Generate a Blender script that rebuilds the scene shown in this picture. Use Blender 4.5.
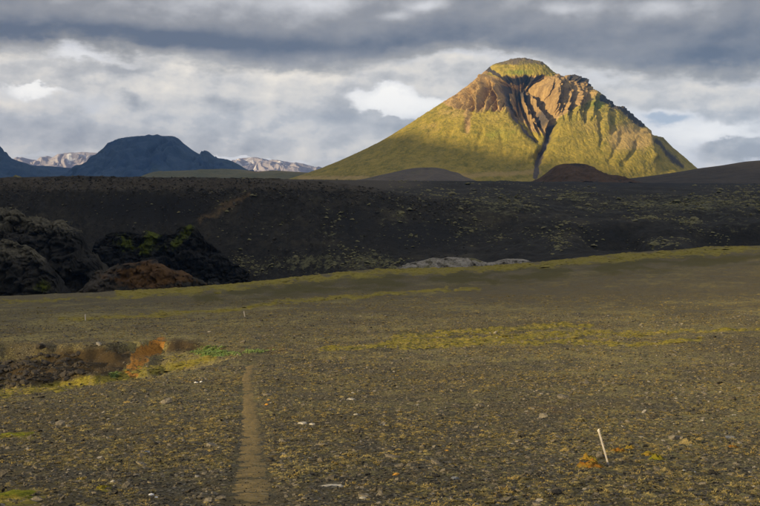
import bpy, math, random
import numpy as np

for _o in list(bpy.data.objects):
    bpy.data.objects.remove(_o, do_unlink=True)
S = bpy.context.scene
COL = S.collection
random.seed(7)
RNG = np.random.default_rng(11)

# ------------------------------------------------------------------ camera
FP = 1044.0            # focal length in pixels of a 760 px wide picture
HOR = 195.0            # picture row of the true horizon
PITCH = math.atan((253.0 - HOR) / FP)
cam = bpy.data.cameras.new('camera')
cam.sensor_width = 36.0
cam.lens = 36.0 * FP / 760.0
cam.clip_start = 0.1
cam.clip_end = 60000.0
camo = bpy.data.objects.new('camera', cam)
COL.objects.link(camo)
camo.location = (0, 0, 0)                       # eye level is z = 0
camo.rotation_euler = (math.pi / 2 - PITCH, 0, 0)
S.camera = camo

S.view_settings.view_transform = 'Standard'
S.view_settings.look = 'None'
S.view_settings.gamma = 1.0
S.view_settings.exposure = 0.62
S.view_settings.use_curve_mapping = False
S.cycles.max_bounces = 2
S.cycles.diffuse_bounces = 1
S.cycles.glossy_bounces = 1
S.cycles.volume_bounces = 0
S.cycles.use_denoising = True


# ------------------------------------------------------------------ node expressions
class E:
    """a float socket with arithmetic"""
    def __init__(s, nb, sock):
        s.nb, s.k = nb, sock
    def __add__(s, o): return s.nb.m('ADD', s, o)
    __radd__ = __add__
    def __sub__(s, o): return s.nb.m('SUBTRACT', s, o)
    def __rsub__(s, o): return s.nb.m('SUBTRACT', o, s)
    def __mul__(s, o): return s.nb.m('MULTIPLY', s, o)
    __rmul__ = __mul__
    def __truediv__(s, o): return s.nb.m('DIVIDE', s, o)
    def __neg__(s): return s.nb.m('MULTIPLY', s, -1.0)


class NB:
    def __init__(s, nt):
        s.nt = nt
    def new(s, t):
        return s.nt.nodes.new(t)
    def put(s, sock, v):
        if isinstance(v, E):
            s.nt.links.new(v.k, sock)
        elif hasattr(v, 'is_output'):
            s.nt.links.new(v, sock)
        elif isinstance(v, (tuple, list)):
            sock.default_value = tuple(v) + ((1.0,) if len(sock.default_value) == 4 and len(v) == 3 else ())
        else:
            sock.default_value = v
    def m(s, op, a, b=None, c=None, clamp=False):
        n = s.new('ShaderNodeMath'); n.operation = op; n.use_clamp = clamp
        s.put(n.inputs[0], a)
        if b is not None: s.put(n.inputs[1], b)
        if c is not None: s.put(n.inputs[2], c)
        return E(s, n.outputs[0])
    def step(s, x, lo, hi):
        n = s.new('ShaderNodeMapRange'); n.interpolation_type = 'SMOOTHSTEP'
        s.put(n.inputs['Value'], x)
        s.put(n.inputs['From Min'], lo); s.put(n.inputs['From Max'], hi)
        return E(s, n.outputs['Result'])
    def lin(s, x, lo, hi, a=0.0, b=1.0):
        n = s.new('ShaderNodeMapRange'); n.clamp = True
        s.put(n.inputs['Value'], x)
        for k, v in zip(('From Min', 'From Max', 'To Min', 'To Max'), (lo, hi, a, b)):
            n.inputs[k].default_value = v
        return E(s, n.outputs['Result'])
    def noise(s, vec, scale, detail=4.0, rough=0.55, dist=0.0):
        n = s.new('ShaderNodeTexNoise')
        s.put(n.inputs['Vector'], vec)
        n.inputs['Scale'].default_value = scale
        n.inputs['Detail'].default_value = detail
        n.inputs['Roughness'].default_value = rough
        n.inputs['Distortion'].default_value = dist
        return E(s, n.outputs['Fac'])
    def voro(s, vec, scale):
        n = s.new('ShaderNodeTexVoronoi')
        s.put(n.inputs['Vector'], vec); n.inputs['Scale'].default_value = scale
        return E(s, n.outputs['Distance']), n.outputs['Color']
    def vmul(s, v, k):
        n = s.new('ShaderNodeVectorMath'); n.operation = 'MULTIPLY'
        s.put(n.inputs[0], v); n.inputs[1].default_value = k
        return n.outputs[0]
    def vadd(s, v, k):
        n = s.new('ShaderNodeVectorMath'); n.operation = 'ADD'
        s.put(n.inputs[0], v); s.put(n.inputs[1], k)
        return n.outputs[0]
    def scalev(s, v, k):
        n = s.new('ShaderNodeVectorMath'); n.operation = 'SCALE'
        s.put(n.inputs[0], v); s.put(n.inputs['Scale'], k)
        return n.outputs[0]
    def comb(s, x, y, z):
        n = s.new('ShaderNodeCombineXYZ')
        for i, v in enumerate((x, y, z)): s.put(n.inputs[i], v)
        return n.outputs[0]
    def sep(s, v):
        n = s.new('ShaderNodeSeparateXYZ'); s.put(n.inputs[0], v)
        return [E(s, o) for o in n.outputs]
    def mix(s, f, a, b, mode='MIX'):
        n = s.new('ShaderNodeMix'); n.data_type = 'RGBA'; n.blend_type = mode
        n.clamp_factor = True
        s.put(n.inputs[0], f); s.put(n.inputs[6], a); s.put(n.inputs[7], b)
        return n.outputs[2]
    def attr(s, name):
        n = s.new('ShaderNodeAttribute'); n.attribute_name = name
        return E(s, n.outputs['Fac'])
    def pos(s):
        return s.new('ShaderNodeNewGeometry').outputs['Position']


# ------------------------------------------------------------------ world: broken evening cloud over a clear sky
SUN_AZ = math.radians(-130.0)       # measured from the view direction (+Y), negative = left
SUN_EL = math.radians(9.5)
W = bpy.data.worlds.new('World')
S.world = W
W.use_nodes = True
W.node_tree.nodes.clear()
W.cycles.sampling_method = 'NONE'      # an even, cloudy sky: no importance map needed


def build_world():
    b = NB(W.node_tree)
    sky = b.new('ShaderNodeTexSky'); sky.sky_type = 'NISHITA'; sky.sun_disc = False
    sky.sun_elevation = SUN_EL
    sky.sun_rotation = SUN_AZ
    sky.air_density = 1.0; sky.dust_density = 1.0; sky.ozone_density = 1.0
    D = b.new('ShaderNodeTexCoord').outputs['Generated']
    b.put(sky.inputs['Vector'], b.vadd(D, (0.0, 0.0, 0.55)))
    x, y, z = b.sep(D)
    # direction in degrees-like units: U along the azimuth, V downwards from 10.7 degrees of elevation
    U0 = b.m('ARCTAN2', x, y) * FP + 380.0
    V0 = 195.0 - b.m('ARCSINE', z) * FP
    P = b.vmul(D, (1.0, 1.0, 1.7))
    Q = b.vmul(D, (1.0, 1.0, 4.0))
    n_w1 = b.noise(P, 9.0, 2.0, 0.5) - 0.5
    n_w2 = b.noise(b.vadd(P, (3.1, 1.7, 9.2)), 9.0, 2.0, 0.5) - 0.5
    n_f1 = b.noise(P, 26.0, 5.0, 0.58) - 0.5
    n_f2 = b.noise(b.vadd(P, (7.7, 4.2, 1.3)), 26.0, 5.0, 0.58) - 0.5
    U = U0 + n_w1 * 40.0 + n_f1 * 56.0
    V = V0 + n_w2 * 22.0 + n_f2 * 38.0
    Us = U0 + n_w1 * 40.0 + n_f1 * 14.0
    Vs = V0 + n_w2 * 14.0 + n_f2 * 10.0
    UV = b.comb(U, V, 0.0); UVs = b.comb(Us, Vs, 0.0)

    def total(items, vec=None):
        """sum of soft elliptical patches (u, v, half-widths, amount)"""
        t = None
        for (u, v, su, sv, amp) in items:
            n = b.new('ShaderNodeVectorMath'); n.operation = 'MULTIPLY_ADD'
            b.put(n.inputs[0], vec or UV)
            n.inputs[1].default_value = (1.0 / su, 1.0 / sv, 0.0)
            n.inputs[2].default_value = (-u / su, -v / sv, 0.0)
            q = b.new('ShaderNodeVectorMath'); q.operation = 'DOT_PRODUCT'
            b.put(q.inputs[0], n.outputs[0]); b.put(q.inputs[1], n.outputs[0])
            e = b.m('POWER', 1.0 / math.e, E(b, q.outputs['Value']))
            t = e * amp if t is None else b.m('MULTIPLY_ADD', e, amp, t)
        return t

    def curve(x, pts, x0, x1):
        """a height profile along the azimuth, as one ramp node"""
        n = b.new('ShaderNodeValToRGB'); n.color_ramp.interpolation = 'B_SPLINE'
        r = n.color_ramp
        for i, (u, val) in enumerate(pts):
            el = r.elements[i] if i < 2 else r.elements.new(1.0)
            el.position = (u - x0) / (x1 - x0)
            el.color = (val / 200.0,) * 3 + (1.0,)
        b.put(n.inputs[0], (x - x0) * (1.0 / (x1 - x0)))
        s_ = b.new('ShaderNodeSeparateColor'); b.put(s_.inputs[0], n.outputs[0])
        return E(b, s_.outputs[0]) * 200.0
    puff = b.noise(P, 10.5, 7.0, 0.55)
    puff_l = b.noise(b.vadd(P, (-0.008, 0.0, 0.013)), 10.5, 6.5, 0.55)
    lit = (puff - puff_l) * 2.8          # lit upper-left sides of the billows
    streak = b.noise(Q, 8.0, 5.0, 0.55)
    fine = b.noise(Q, 34.0, 4.0, 0.6)

    # clear sky in the gaps, thin bright veil over it
    clear = b.scalev(sky.outputs[0], 1.6)
    veil = b.mix(b.lin(streak, 0.35, 0.68), (5.3, 5.2, 5.3), (7.2, 6.9, 6.5))
    veil = b.mix(total([(50, 94, 34, 9, 1.0), (385, 103, 32, 13, 1.0), (700, 104, 60, 9, 0.8), (690, 135, 50, 9, 0.9), (430, 104, 40, 8, .7), (340, 128, 30, 10, .6)]), veil, (8.4, 8.0, 7.4))
    gap = total([(657, 121, 17, 8, 1.0), (644, 114, 9, 5, 0.5)])
    gap = b.step(gap + (fine - 0.5) * 0.2, 0.15, 0.9)
    c = b.mix(1.0 - gap * 0.5, clear, veil)

    # middle layer of billowy grey and cream cloud
    cov = total([(110, 130, 190, 22, 0.75), (270, 118, 75, 36, 1.0), (330, 128, 50, 26, 0.5), (120, 84, 90, 14, 0.6), (20, 78, 60, 12, 0.8), (100, 76, 60, 12, .4), (190, 100, 60, 14, .6),
                 (60, 145, 90, 10, 0.5), (240, 150, 110, 8, 0.7), (300, 80, 60, 10, 0.6),
                 (728, 152, 34, 11, 1.4), (722, 112, 60, 16, 0.75), (610, 96, 70, 10, 0.6),
                 (402, 128, 22, 10, 0.8), (450, 80, 90, 14, 1.0), (388, 117, 12, 6, 0.4)])
    holes = total([(50, 93, 24, 6, 0.95), (392, 103, 36, 11, 1.05), (90, 60, 16, 5, 0.5), (655, 120, 22, 9, .9), (680, 137, 40, 7, .8),
                   (60, 153, 40, 3, 0.4), (250, 159, 70, 3.5, 0.9)])
    out = b.step(b.m('ABSOLUTE', U0 - 380.0), 420.0, 700.0) * 0.5
    mid = b.step(cov + out - holes + (puff - 0.5) * 1.2 + 0.2, 0.08, 0.58)
    shade = (0.52 + lit) + (puff_l - 0.5) * 0.5
    warm = total([(200, 95, 110, 14, 0.22), (300, 75, 60, 9, 0.28), (270, 120, 30, 14, 0.26), (15, 107, 30, 8, 0.3),
                  (85, 110, 40, 9, 0.22), (250, 66, 18, 6, 0.35), (78, 55, 20, 6, 0.4), (320, 75, 60, 8, 0.2), (160, 118, 40, 10, .15)])
    dark = total([(134, 103, 13, 8, 0.6), (232, 108, 13, 9, 0.35), (340, 108, 20, 18, 0.26), (130, 74, 60, 6, 0.35),
                  (230, 140, 140, 12, 0.24), (60, 130, 90, 12, 0.2), (402, 131, 22, 10, 0.34), (735, 155, 45, 12, 0.6),
                  (440, 85, 80, 8, 0.12), (20, 84, 50, 8, .15)])
    sh = b.m('ADD', shade + warm - dark, 0.0, clamp=True)
    midc = b.mix(b.lin(sh, 0.1, 0.55), (3.1, 3.0, 2.95), (4.9, 4.65, 4.35))
    midc = b.mix(b.lin(sh, 0.5, 0.95), midc, (7.2, 6.5, 5.5))
    c = b.mix(mid * 0.96, c, midc)

    # the heavy stratus deck overhead, its ragged lower edge across the picture
    edge = curve(U0, [(-200, 70), (0, 70), (60, 58), (105, 52), (170, 74), (250, 74), (340, 76), (390, 68), (450, 52), (540, 66), (620, 82), (700, 90), (760, 88), (960, 74)], -200.0, 960.0)
    depth = edge - V + (fine - 0.5) * 12.0
    deck = b.step(depth, -6.0, 8.0)
    band = total([(30, 42, 170, 10, 0.55), (210, 48, 150, 9, 0.42), (330, 46, 60, 12, 0.2), (700, 68, 90, 13, 0.42),
                  (600, 42, 120, 14, 0.3), (740, 48, 60, 18, 0.25), (430, 38, 60, 16, 0.3), (378, 14, 30, 18, 0.12), (520, 20, 60, 10, .15)], vec=UVs)
    light = total([(320, 3, 60, 14, 0.34), (210, 4, 150, 14, 0.2), (430, 9, 22, 6, 0.6), (400, 18, 18, 4, 0.4),
                   (650, 19, 44, 8, 0.36), (562, 15, 26, 5, 0.34), (700, 0, 80, 8, 0.15), (480, 72, 110, 12, 0.3)], vec=UVs)
    fringe = b.step(depth, 20.0, 2.0)
    up = b.step(V0, -20.0, -500.0)                     # towards the zenith the deck thins a little
    tone = 0.50 - band + light + (streak - 0.5) * 0.35 + (puff - 0.5) * 0.3 + lit * 0.4 + fringe * 0.14 + up * 0.3
    dk = b.mix(b.lin(tone, 0.0, 0.5), (0.95, 1.04, 1.32), (2.25, 2.2, 2.25))
    dk = b.mix(b.lin(tone, 0.5, 1.0), dk, (4.9, 4.8, 4.85))
    dk = b.mix(fringe * 0.5, dk, (3.3, 3.05, 2.65))
    c = b.mix(deck, c, dk)

    bg = b.new('ShaderNodeBackground')
    b.put(bg.inputs['Color'], c)
    bg.inputs['Strength'].default_value = 0.1
    o = b.new('ShaderNodeOutputWorld')
    b.nt.links.new(bg.outputs[0], o.inputs['Surface'])


build_world()

# ------------------------------------------------------------------ sun
sun = bpy.data.lights.new('sun', 'SUN')
sun.energy = 5.0
sun.angle = math.radians(1.0)
sun.color = (1.0, 0.78, 0.43)
suno = bpy.data.objects.new('sun', sun)
COL.objects.link(suno)
TO_SUN = (math.sin(SUN_AZ) * math.cos(SUN_EL), math.cos(SUN_AZ) * math.cos(SUN_EL), math.sin(SUN_EL))
suno.rotation_euler = (math.pi / 2 - SUN_EL, 0, math.pi - SUN_AZ)


# ------------------------------------------------------------------ numeric helpers
def _h(ix, iy, seed):
    h = (ix.astype(np.uint32) * np.uint32(374761393) + iy.astype(np.uint32) * np.uint32(668265263)
         + np.uint32((seed * 2246822519) & 0xffffffff))
    h = (h ^ (h >> np.uint32(13))) * np.uint32(1274126177)
    return h ^ (h >> np.uint32(16))


def perlin(x, y, seed=0):
    x = np.asarray(x, float); y = np.asarray(y, float)
    x0 = np.floor(x); y0 = np.floor(y)
    fx = x - x0; fy = y - y0
    ix = x0.astype(np.int64); iy = y0.astype(np.int64)
    u = fx * fx * fx * (fx * (fx * 6 - 15) + 10)
    v = fy * fy * fy * (fy * (fy * 6 - 15) + 10)

    def gr(dx, dy):
        a = _h(ix + dx, iy + dy, seed).astype(np.float64) * (2 * math.pi / 4294967296.0)
        return np.cos(a) * (fx - dx) + np.sin(a) * (fy - dy)
    a = gr(0, 0) * (1 - u) + gr(1, 0) * u
    c = gr(0, 1) * (1 - u) + gr(1, 1) * u
    return (a * (1 - v) + c * v) * 1.5


def fbm(x, y, octaves=4, seed=0, gain=0.5, lac=2.03):
    t = 0.0; a = 1.0; f = 1.0
    for i in range(octaves):
        t = t + a * perlin(x * f + 17.3 * i, y * f - 9.1 * i, seed + i)
        a *= gain; f *= lac
    return t


def ridged(x, y, octaves=4, seed=0, gain=0.5, lac=2.03):
    t = 0.0; a = 1.0; f = 1.0
    for i in range(octaves):
        t = t + a * (1 - np.abs(perlin(x * f + 5.3 * i, y * f + 3.1 * i, seed + i)) * 2)
        a *= gain; f *= lac
    return t


def worley(x, y, seed=0):
    """nearest and second nearest feature distance and a random number for the nearest cell"""
    x = np.asarray(x, float); y = np.asarray(y, float)
    ix = np.floor(x).astype(np.int64); iy = np.floor(y).astype(np.int64)
    f1 = np.full(x.shape, 9.0); f2 = np.full(x.shape, 9.0); rid = np.zeros(x.shape); ax = np.zeros(x.shape); ay = np.zeros(x.shape)
    for dx in (-1, 0, 1):
        for dy in (-1, 0, 1):
            cx, cy = ix + dx, iy + dy
            k1 = _h(cx, cy, seed).astype(np.float64) / 4294967296.0
            k2 = _h(cx, cy, seed + 77).astype(np.float64) / 4294967296.0
            k3 = _h(cx, cy, seed + 155).astype(np.float64) / 4294967296.0
            ox, oy = x - (cx + k1), y - (cy + k2)
            d = np.hypot(ox, oy)
            near = d < f1
            f2 = np.where(near, f1, np.minimum(f2, d))
            rid = np.where(near, k3, rid); ax = np.where(near, ox, ax); ay = np.where(near, oy, ay)
            f1 = np.where(near, d, f1)
    return f1, f2, rid, ax, ay


def blocks(x, y, seed=0):
    """broken rock: tilted flat faces at different depths with open cracks between"""
    x = x + 0.25 * perlin(x * 1.7, y * 1.7, seed + 3); y = y + 0.25 * perlin(x * 1.7 + 9, y * 1.7, seed + 4)
    f1, f2, r, ax, ay = worley(x, y, seed)
    t = (r * 7.31) % 1.0 - 0.5; u = (r * 13.7) % 1.0 - 0.5
    return (r - 0.5) + t * ax * 1.1 + u * ay * 1.1 - 0.35 * sst(f2 - f1, 0.14, 0.0)


def sst(x, lo, hi):
    t = np.clip((x - lo) / (hi - lo), 0, 1)
    return t * t * (3 - 2 * t)


CP, SP = math.cos(PITCH), math.sin(PITCH)


def zat(py, Y, px=None):
    """height of a point seen at row py when it stands Y metres ahead"""
    v = (253.0 - np.asarray(py, float)) / FP
    dy = CP + v * SP
    dz = -SP + v * CP
    return dz / dy * Y


def xat(px, py, Y):
    v = (253.0 - np.asarray(py, float)) / FP
    return (np.asarray(px, float) - 380.0) / FP / (CP + v * SP) * Y


def proj(x, y, z):
    f = y * CP - z * SP
    up = y * SP + z * CP
    f = np.maximum(f, 1e-3)
    return 380.0 + FP * x / f, 253.0 - FP * up / f


def polydist(px, py, pts, sy=1.0):
    """distance to a polyline and the fraction along it"""
    best = np.full(np.shape(px), 1e9); frac = np.zeros(np.shape(px))
    n = len(pts) - 1
    for i in range(n):
        ax, ay = pts[i][0], pts[i][1] * sy
        bx, by = pts[i + 1][0], pts[i + 1][1] * sy
        dx, dy = bx - ax, by - ay
        t = np.clip(((px - ax) * dx + (py * sy - ay) * dy) / (dx * dx + dy * dy + 1e-9), 0, 1)
        d = np.hypot(px - ax - t * dx, py * sy - ay - t * dy)
        m = d < best
        best = np.where(m, d, best); frac = np.where(m, (i + t) / n, frac)
    return best, frac


def pchip(xs, ys, q):
    xs = np.asarray(xs, float); ys = np.asarray(ys, float)
    h = np.diff(xs); d = np.diff(ys) / h
    s = np.zeros(len(xs))
    s[1:-1] = np.where(d[:-1] * d[1:] > 0, 2 * d[:-1] * d[1:] / (d[:-1] + d[1:] + 1e-12 * np.sign(d[:-1] + d[1:] + 1e-30)), 0)
    s[0] = d[0]; s[-1] = d[-1]
    q = np.clip(q, xs[0], xs[-1])
    i = np.clip(np.searchsorted(xs, q) - 1, 0, len(h) - 1)
    t = (q - xs[i]) / h[i]
    return ((2 * t**3 - 3 * t**2 + 1) * ys[i] + (t**3 - 2 * t**2 + t) * h[i] * s[i]
            + (-2 * t**3 + 3 * t**2) * ys[i + 1] + (t**3 - t**2) * h[i] * s[i + 1])


class Lattice:
    """heights given on a few bearings and distances, smoothly interpolated"""
    def __init__(s, cols, Ys, Z, npx=160, ny=500):
        lY = np.log(np.asarray(Ys, float))
        s.l0, s.l1 = lY[0], lY[-1]
        s.c0, s.c1 = cols[0], cols[-1]
        q = np.linspace(s.l0, s.l1, ny)
        A = np.stack([pchip(lY, np.asarray(z, float), q) for z in Z])          # cols x ny
        p = np.linspace(s.c0, s.c1, npx)
        T = np.stack([pchip(cols, A[:, j], p) for j in range(ny)], axis=1)      # npx x ny
        s.T = T; s.npx, s.ny = npx, ny
    def __call__(s, x, y):
        Y = np.maximum(y, math.exp(s.l0))
        p = np.clip(380.0 + FP * x / Y, s.c0, s.c1)
        a = (p - s.c0) / (s.c1 - s.c0) * (s.npx - 1)
        c = np.clip((np.log(Y) - s.l0) / (s.l1 - s.l0), 0, 1) * (s.ny - 1)
        i = np.clip(a.astype(int), 0, s.npx - 2); j = np.clip(c.astype(int), 0, s.ny - 2)
        fa, fc = a - i, c - j
        T = s.T
        return ((T[i, j] * (1 - fa) + T[i + 1, j] * fa) * (1 - fc)
                + (T[i, j + 1] * (1 - fa) + T[i + 1, j + 1] * fa) * fc)


# ------------------------------------------------------------------ mesh helpers
def link(o, label=None, cat=None, group=None, kind=None, parent=None):
    COL.objects.link(o)
    if label: o['label'] = label
    if cat: o['category'] = cat
    if group: o['group'] = group
    if kind: o['kind'] = kind
    if parent: o.parent = parent
    return o


def mesh_np(name, co, faces, mat, smooth=True, attrs=None):
    """faces: (n,3) or (n,4) int array"""
    me = bpy.data.meshes.new(name)
    co = np.ascontiguousarray(co, np.float32); faces = np.ascontiguousarray(faces, np.int32)
    n, k = faces.shape
    me.vertices.add(len(co)); me.vertices.foreach_set('co', co.ravel())
    me.loops.add(n * k); me.loops.foreach_set('vertex_index', faces.ravel())
    me.polygons.add(n)
    me.polygons.foreach_set('loop_start', np.arange(0, n * k, k, dtype=np.int32))
    me.polygons.foreach_set('loop_total', np.full(n, k, np.int32))
    me.polygons.foreach_set('use_smooth', np.full(n, smooth, bool))
    for a, v in (attrs or {}).items():
        at = me.attributes.new(a, 'FLOAT', 'POINT')
        at.data.foreach_set('value', np.ascontiguousarray(v, np.float32).ravel())
    me.update(calc_edges=True)
    me.validate()
    me.materials.append(mat)
    return me


def grid_faces(nr, nc, wrap=False):
    i, j = np.meshgrid(np.arange(nr - 1), np.arange(nc if wrap else nc - 1), indexing='ij')
    j2 = (j + 1) % nc
    a = i * nc + j; b_ = i * nc + j2; c = (i + 1) * nc + j2; d = (i + 1) * nc + j
    return np.stack([a.ravel(), b_.ravel(), c.ravel(), d.ravel()], axis=1)


def orient_up(co, faces):
    """flip all faces when the sheet as a whole faces down"""
    a, b_, c = co[faces[:, 0]], co[faces[:, 1]], co[faces[:, 2]]
    if np.cross(b_ - a, c - a)[:, 2].sum() < 0:
        return faces[:, ::-1]
    return faces


def sheet(name, X, Y, Z, mat, attrs=None, label=None, wrap=False, kind='structure'):
    nr, nc = X.shape
    co = np.stack([X.ravel(), Y.ravel(), Z.ravel()], axis=1)
    f = orient_up(co, grid_faces(nr, nc, wrap))
    o = bpy.data.objects.new(name, mesh_np(name, co, f, mat, True, {k: v.ravel() for k, v in (attrs or {}).items()}))
    return link(o, label=label, kind=kind)


# ------------------------------------------------------------------ materials
def material(name, fn, rough=0.95, spec=0.15):
    mt = bpy.data.materials.new(name)
    mt.use_nodes = True
    nt = mt.node_tree
    nt.nodes.clear()
    b = NB(nt)
    out = b.new('ShaderNodeOutputMaterial')
    p = b.new('ShaderNodeBsdfPrincipled')
    p.inputs['Roughness'].default_value = rough
    p.inputs['Specular IOR Level'].default_value = spec
    nt.links.new(p.outputs[0], out.inputs['Surface'])
    r = fn(b)
    col, bump = r if isinstance(r, tuple) and len(r) == 2 and isinstance(r[1], tuple) and isinstance(r[1][0], E) else (r, None)
    b.put(p.inputs['Base Color'], col)
    if bump:
        h, strength, dist = bump
        n = b.new('ShaderNodeBump')
        n.inputs['Strength'].default_value = strength
        n.inputs['Distance'].default_value = dist
        b.put(n.inputs['Height'], h)
        nt.links.new(n.outputs[0], p.inputs['Normal'])
    return mt


def mat_ground(b):
    P = b.pos()
    big = b.noise(P, 0.12, 5.0, 0.6)
    mid = b.noise(P, 0.9, 5.0, 0.6)
    fl = b.noise(b.vmul(P, (1.0, 1.0, 1.0)), 9.0, 5.0, 0.65)
    vd, vc = b.voro(P, 26.0)
    vr, vg, vb = b.sep(vc)
    gravel = b.mix(vr, (0.040, 0.035, 0.023), (0.140, 0.121, 0.076))
    gravel = b.mix(b.step(vg, 0.9, 0.95), gravel, (0.29, 0.26, 0.19))
    soil = b.mix(fl, (0.062, 0.047, 0.019), (0.165, 0.126, 0.050))
    c = b.mix(b.lin(mid, 0.35, 0.68), gravel, soil)
    straw = b.mix(fl, (0.14, 0.115, 0.042), (0.34, 0.29, 0.115))
    c = b.mix(b.step(fl + (mid - 0.5) * 0.5 + (big - 0.5) * 0.6 + b.attr('dry') * 0.2, 0.57, 0.70), c, straw)
    n = b.noise(P, 2.2, 6.0, 0.7) - 0.5
    olive_shade = b.mix(b.lin(fl, 0.3, 0.7), (0.034, 0.031, 0.009), (0.115, 0.098, 0.024))
    c = b.mix(b.step(b.attr('olive') + n * 0.8, 0.1, 0.95) * 0.85, c, olive_shade)
    ms = b.mix(b.lin(fl, 0.3, 0.7), (0.12, 0.105, 0.016), (0.36, 0.295, 0.042))
    c = b.mix(b.step(b.attr('moss') + n * 1.5, 0.22, 1.0) * 0.9, c, ms)
    oc = b.mix(b.lin(fl, 0.3, 0.7), (0.15, 0.068, 0.018), (0.47, 0.23, 0.045))
    c = b.mix(b.step(b.attr('ochre') + n * 1.0, 0.36, 0.72), c, oc)
    bs = b.mix(b.lin(fl, 0.3, 0.7), (0.032, 0.023, 0.012), (0.088, 0.060, 0.027))
    c = b.mix(b.step(b.attr('soil') + n * 0.7, 0.3, 0.7), c, bs)
    gn = b.mix(b.lin(fl, 0.3, 0.7), (0.06, 0.12, 0.02), (0.20, 0.34, 0.09))
    c = b.mix(b.step(b.attr('green') + n * 0.9, 0.36, 0.66), c, gn)
    return c, ((vd * -0.5 + fl * 0.8), 0.9, 0.03)


def mat_path(b):
    P = b.pos()
    fl = b.noise(P, 7.0, 6.0, 0.65)
    vd, vc = b.voro(P, 60.0)
    vr, vg, vb = b.sep(vc)
    c = b.mix(b.lin(fl, 0.3, 0.7), (0.185, 0.125, 0.040), (0.330, 0.235, 0.088))
    c = b.mix(b.step(vr, 0.78, 0.9) * 0.6, c, (0.09, 0.08, 0.065))
    c = b.mix(b.step(vg, 0.94, 0.97) * 0.7, c, (0.36, 0.32, 0.25))
    return c, (fl + vd * -0.3, 0.7, 0.02)


def mat_ash(b):
    P = b.pos()
    n1 = b.noise(P, 0.05, 6.0, 0.6)
    n2 = b.noise(P, 0.5, 6.0, 0.7)
    n3 = b.noise(b.vmul(P, (1.0, 1.0, 0.25)), 0.25, 5.0, 0.7)
    c = b.mix(b.lin(n2, 0.3, 0.7), (0.010, 0.0100, 0.0098), (0.036, 0.034, 0.029))
    c = b.mix(b.step(n1 + (n3 - 0.5) * 0.5, 0.5, 0.72) * 0.7, c, (0.064, 0.056, 0.040))
    n = n2 - 0.5
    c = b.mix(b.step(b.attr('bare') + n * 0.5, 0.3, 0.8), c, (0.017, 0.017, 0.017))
    c = b.mix(b.step(b.attr('rim') + n * 1.2, 0.3, 0.8), c, b.mix(n2, (0.02, 0.018, 0.015), (0.10, 0.085, 0.065)))
    li = b.mix(n2, (0.05, 0.05, 0.028), (0.17, 0.165, 0.085))
    c = b.mix(b.step(b.attr('lichen') * 1.25 + n * 2.4 + (n3 - 0.5) * 1.2, 0.5, 0.98) * 0.9, c, li)
    c = b.mix(b.step(b.attr('brown') + n * 0.9, 0.35, 0.75), c, b.mix(n2, (0.06, 0.042, 0.022), (0.14, 0.095, 0.05)))
    c = b.mix(b.step(b.attr('moss') + n * 1.8 + (n3 - 0.5) * 1.2, 0.35, 0.9), c, b.mix(n2, (0.022, 0.030, 0.006), (0.115, 0.135, 0.014)))
    c = b.mix(b.step(b.attr('orange') + n * 0.9, 0.35, 0.8), c, b.mix(n2, (0.040, 0.026, 0.015), (0.15, 0.078, 0.026)))
    c = b.mix(b.step(b.attr('pale') + n * 1.2, 0.35, 0.85), c, b.mix(n2, (0.05, 0.045, 0.032), (0.16, 0.145, 0.10)))
    return c, (n2 + n3 * 0.5, 0.8, 0.8)


def mat_mountain(b):
    P = b.pos()
    n1 = b.noise(P, 0.006, 5.0, 0.6)
    n2 = b.noise(P, 0.035, 6.0, 0.65)
    n3 = b.noise(b.vmul(P, (1.0, 1.0, 0.22)), 0.05, 6.0, 0.65)
    n4 = b.noise(P, 0.15, 5.0, 0.7)
    n5 = b.noise(b.vmul(P, (1.0, 1.0, 0.12)), 0.16, 5.0, 0.7)
    g = b.mix(b.lin(n2 * 0.35 + n3 * 0.3 + n5 * 0.35, 0.38, 0.62), (0.145, 0.142, 0.022), (0.48, 0.355, 0.062))
    g = b.mix(b.step(n1 + (n2 - .5) * .5, 0.5, 0.68) * 0.6, g, (0.42, 0.32, 0.07))
    g = b.mix(b.step(b.attr('tan') + (n2 - 0.5) * 0.9, 0.3, 0.8), g, b.mix(n4, (0.33, 0.22, 0.075), (0.56, 0.41, 0.15)))
    g = b.mix(b.step(b.attr('lush') + (n2 - 0.5) * 0.9, 0.35, 0.8), g, b.mix(n4, (0.11, 0.16, 0.02), (0.30, 0.32, 0.045)))
    rk = b.mix(b.lin(n3 * 0.6 + n4 * 0.4, 0.35, 0.65), (0.20, 0.125, 0.060), (0.58, 0.39, 0.160))
    c = b.mix(b.step(b.attr('rock') + (n4 - 0.5) * 0.9, 0.3, 0.7), g, rk)
    c = b.mix(b.step(b.attr('scree') + (n2 - 0.5) * 0.7, 0.3, 0.75), c, b.mix(n4, (0.075, 0.064, 0.056), (0.17, 0.14, 0.115)))
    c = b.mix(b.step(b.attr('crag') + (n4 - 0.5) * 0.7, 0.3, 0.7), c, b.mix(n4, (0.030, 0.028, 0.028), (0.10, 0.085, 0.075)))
    return c, (n3 + n4 * 0.7 + n5 * 0.6, 0.9, 6.0)


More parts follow.
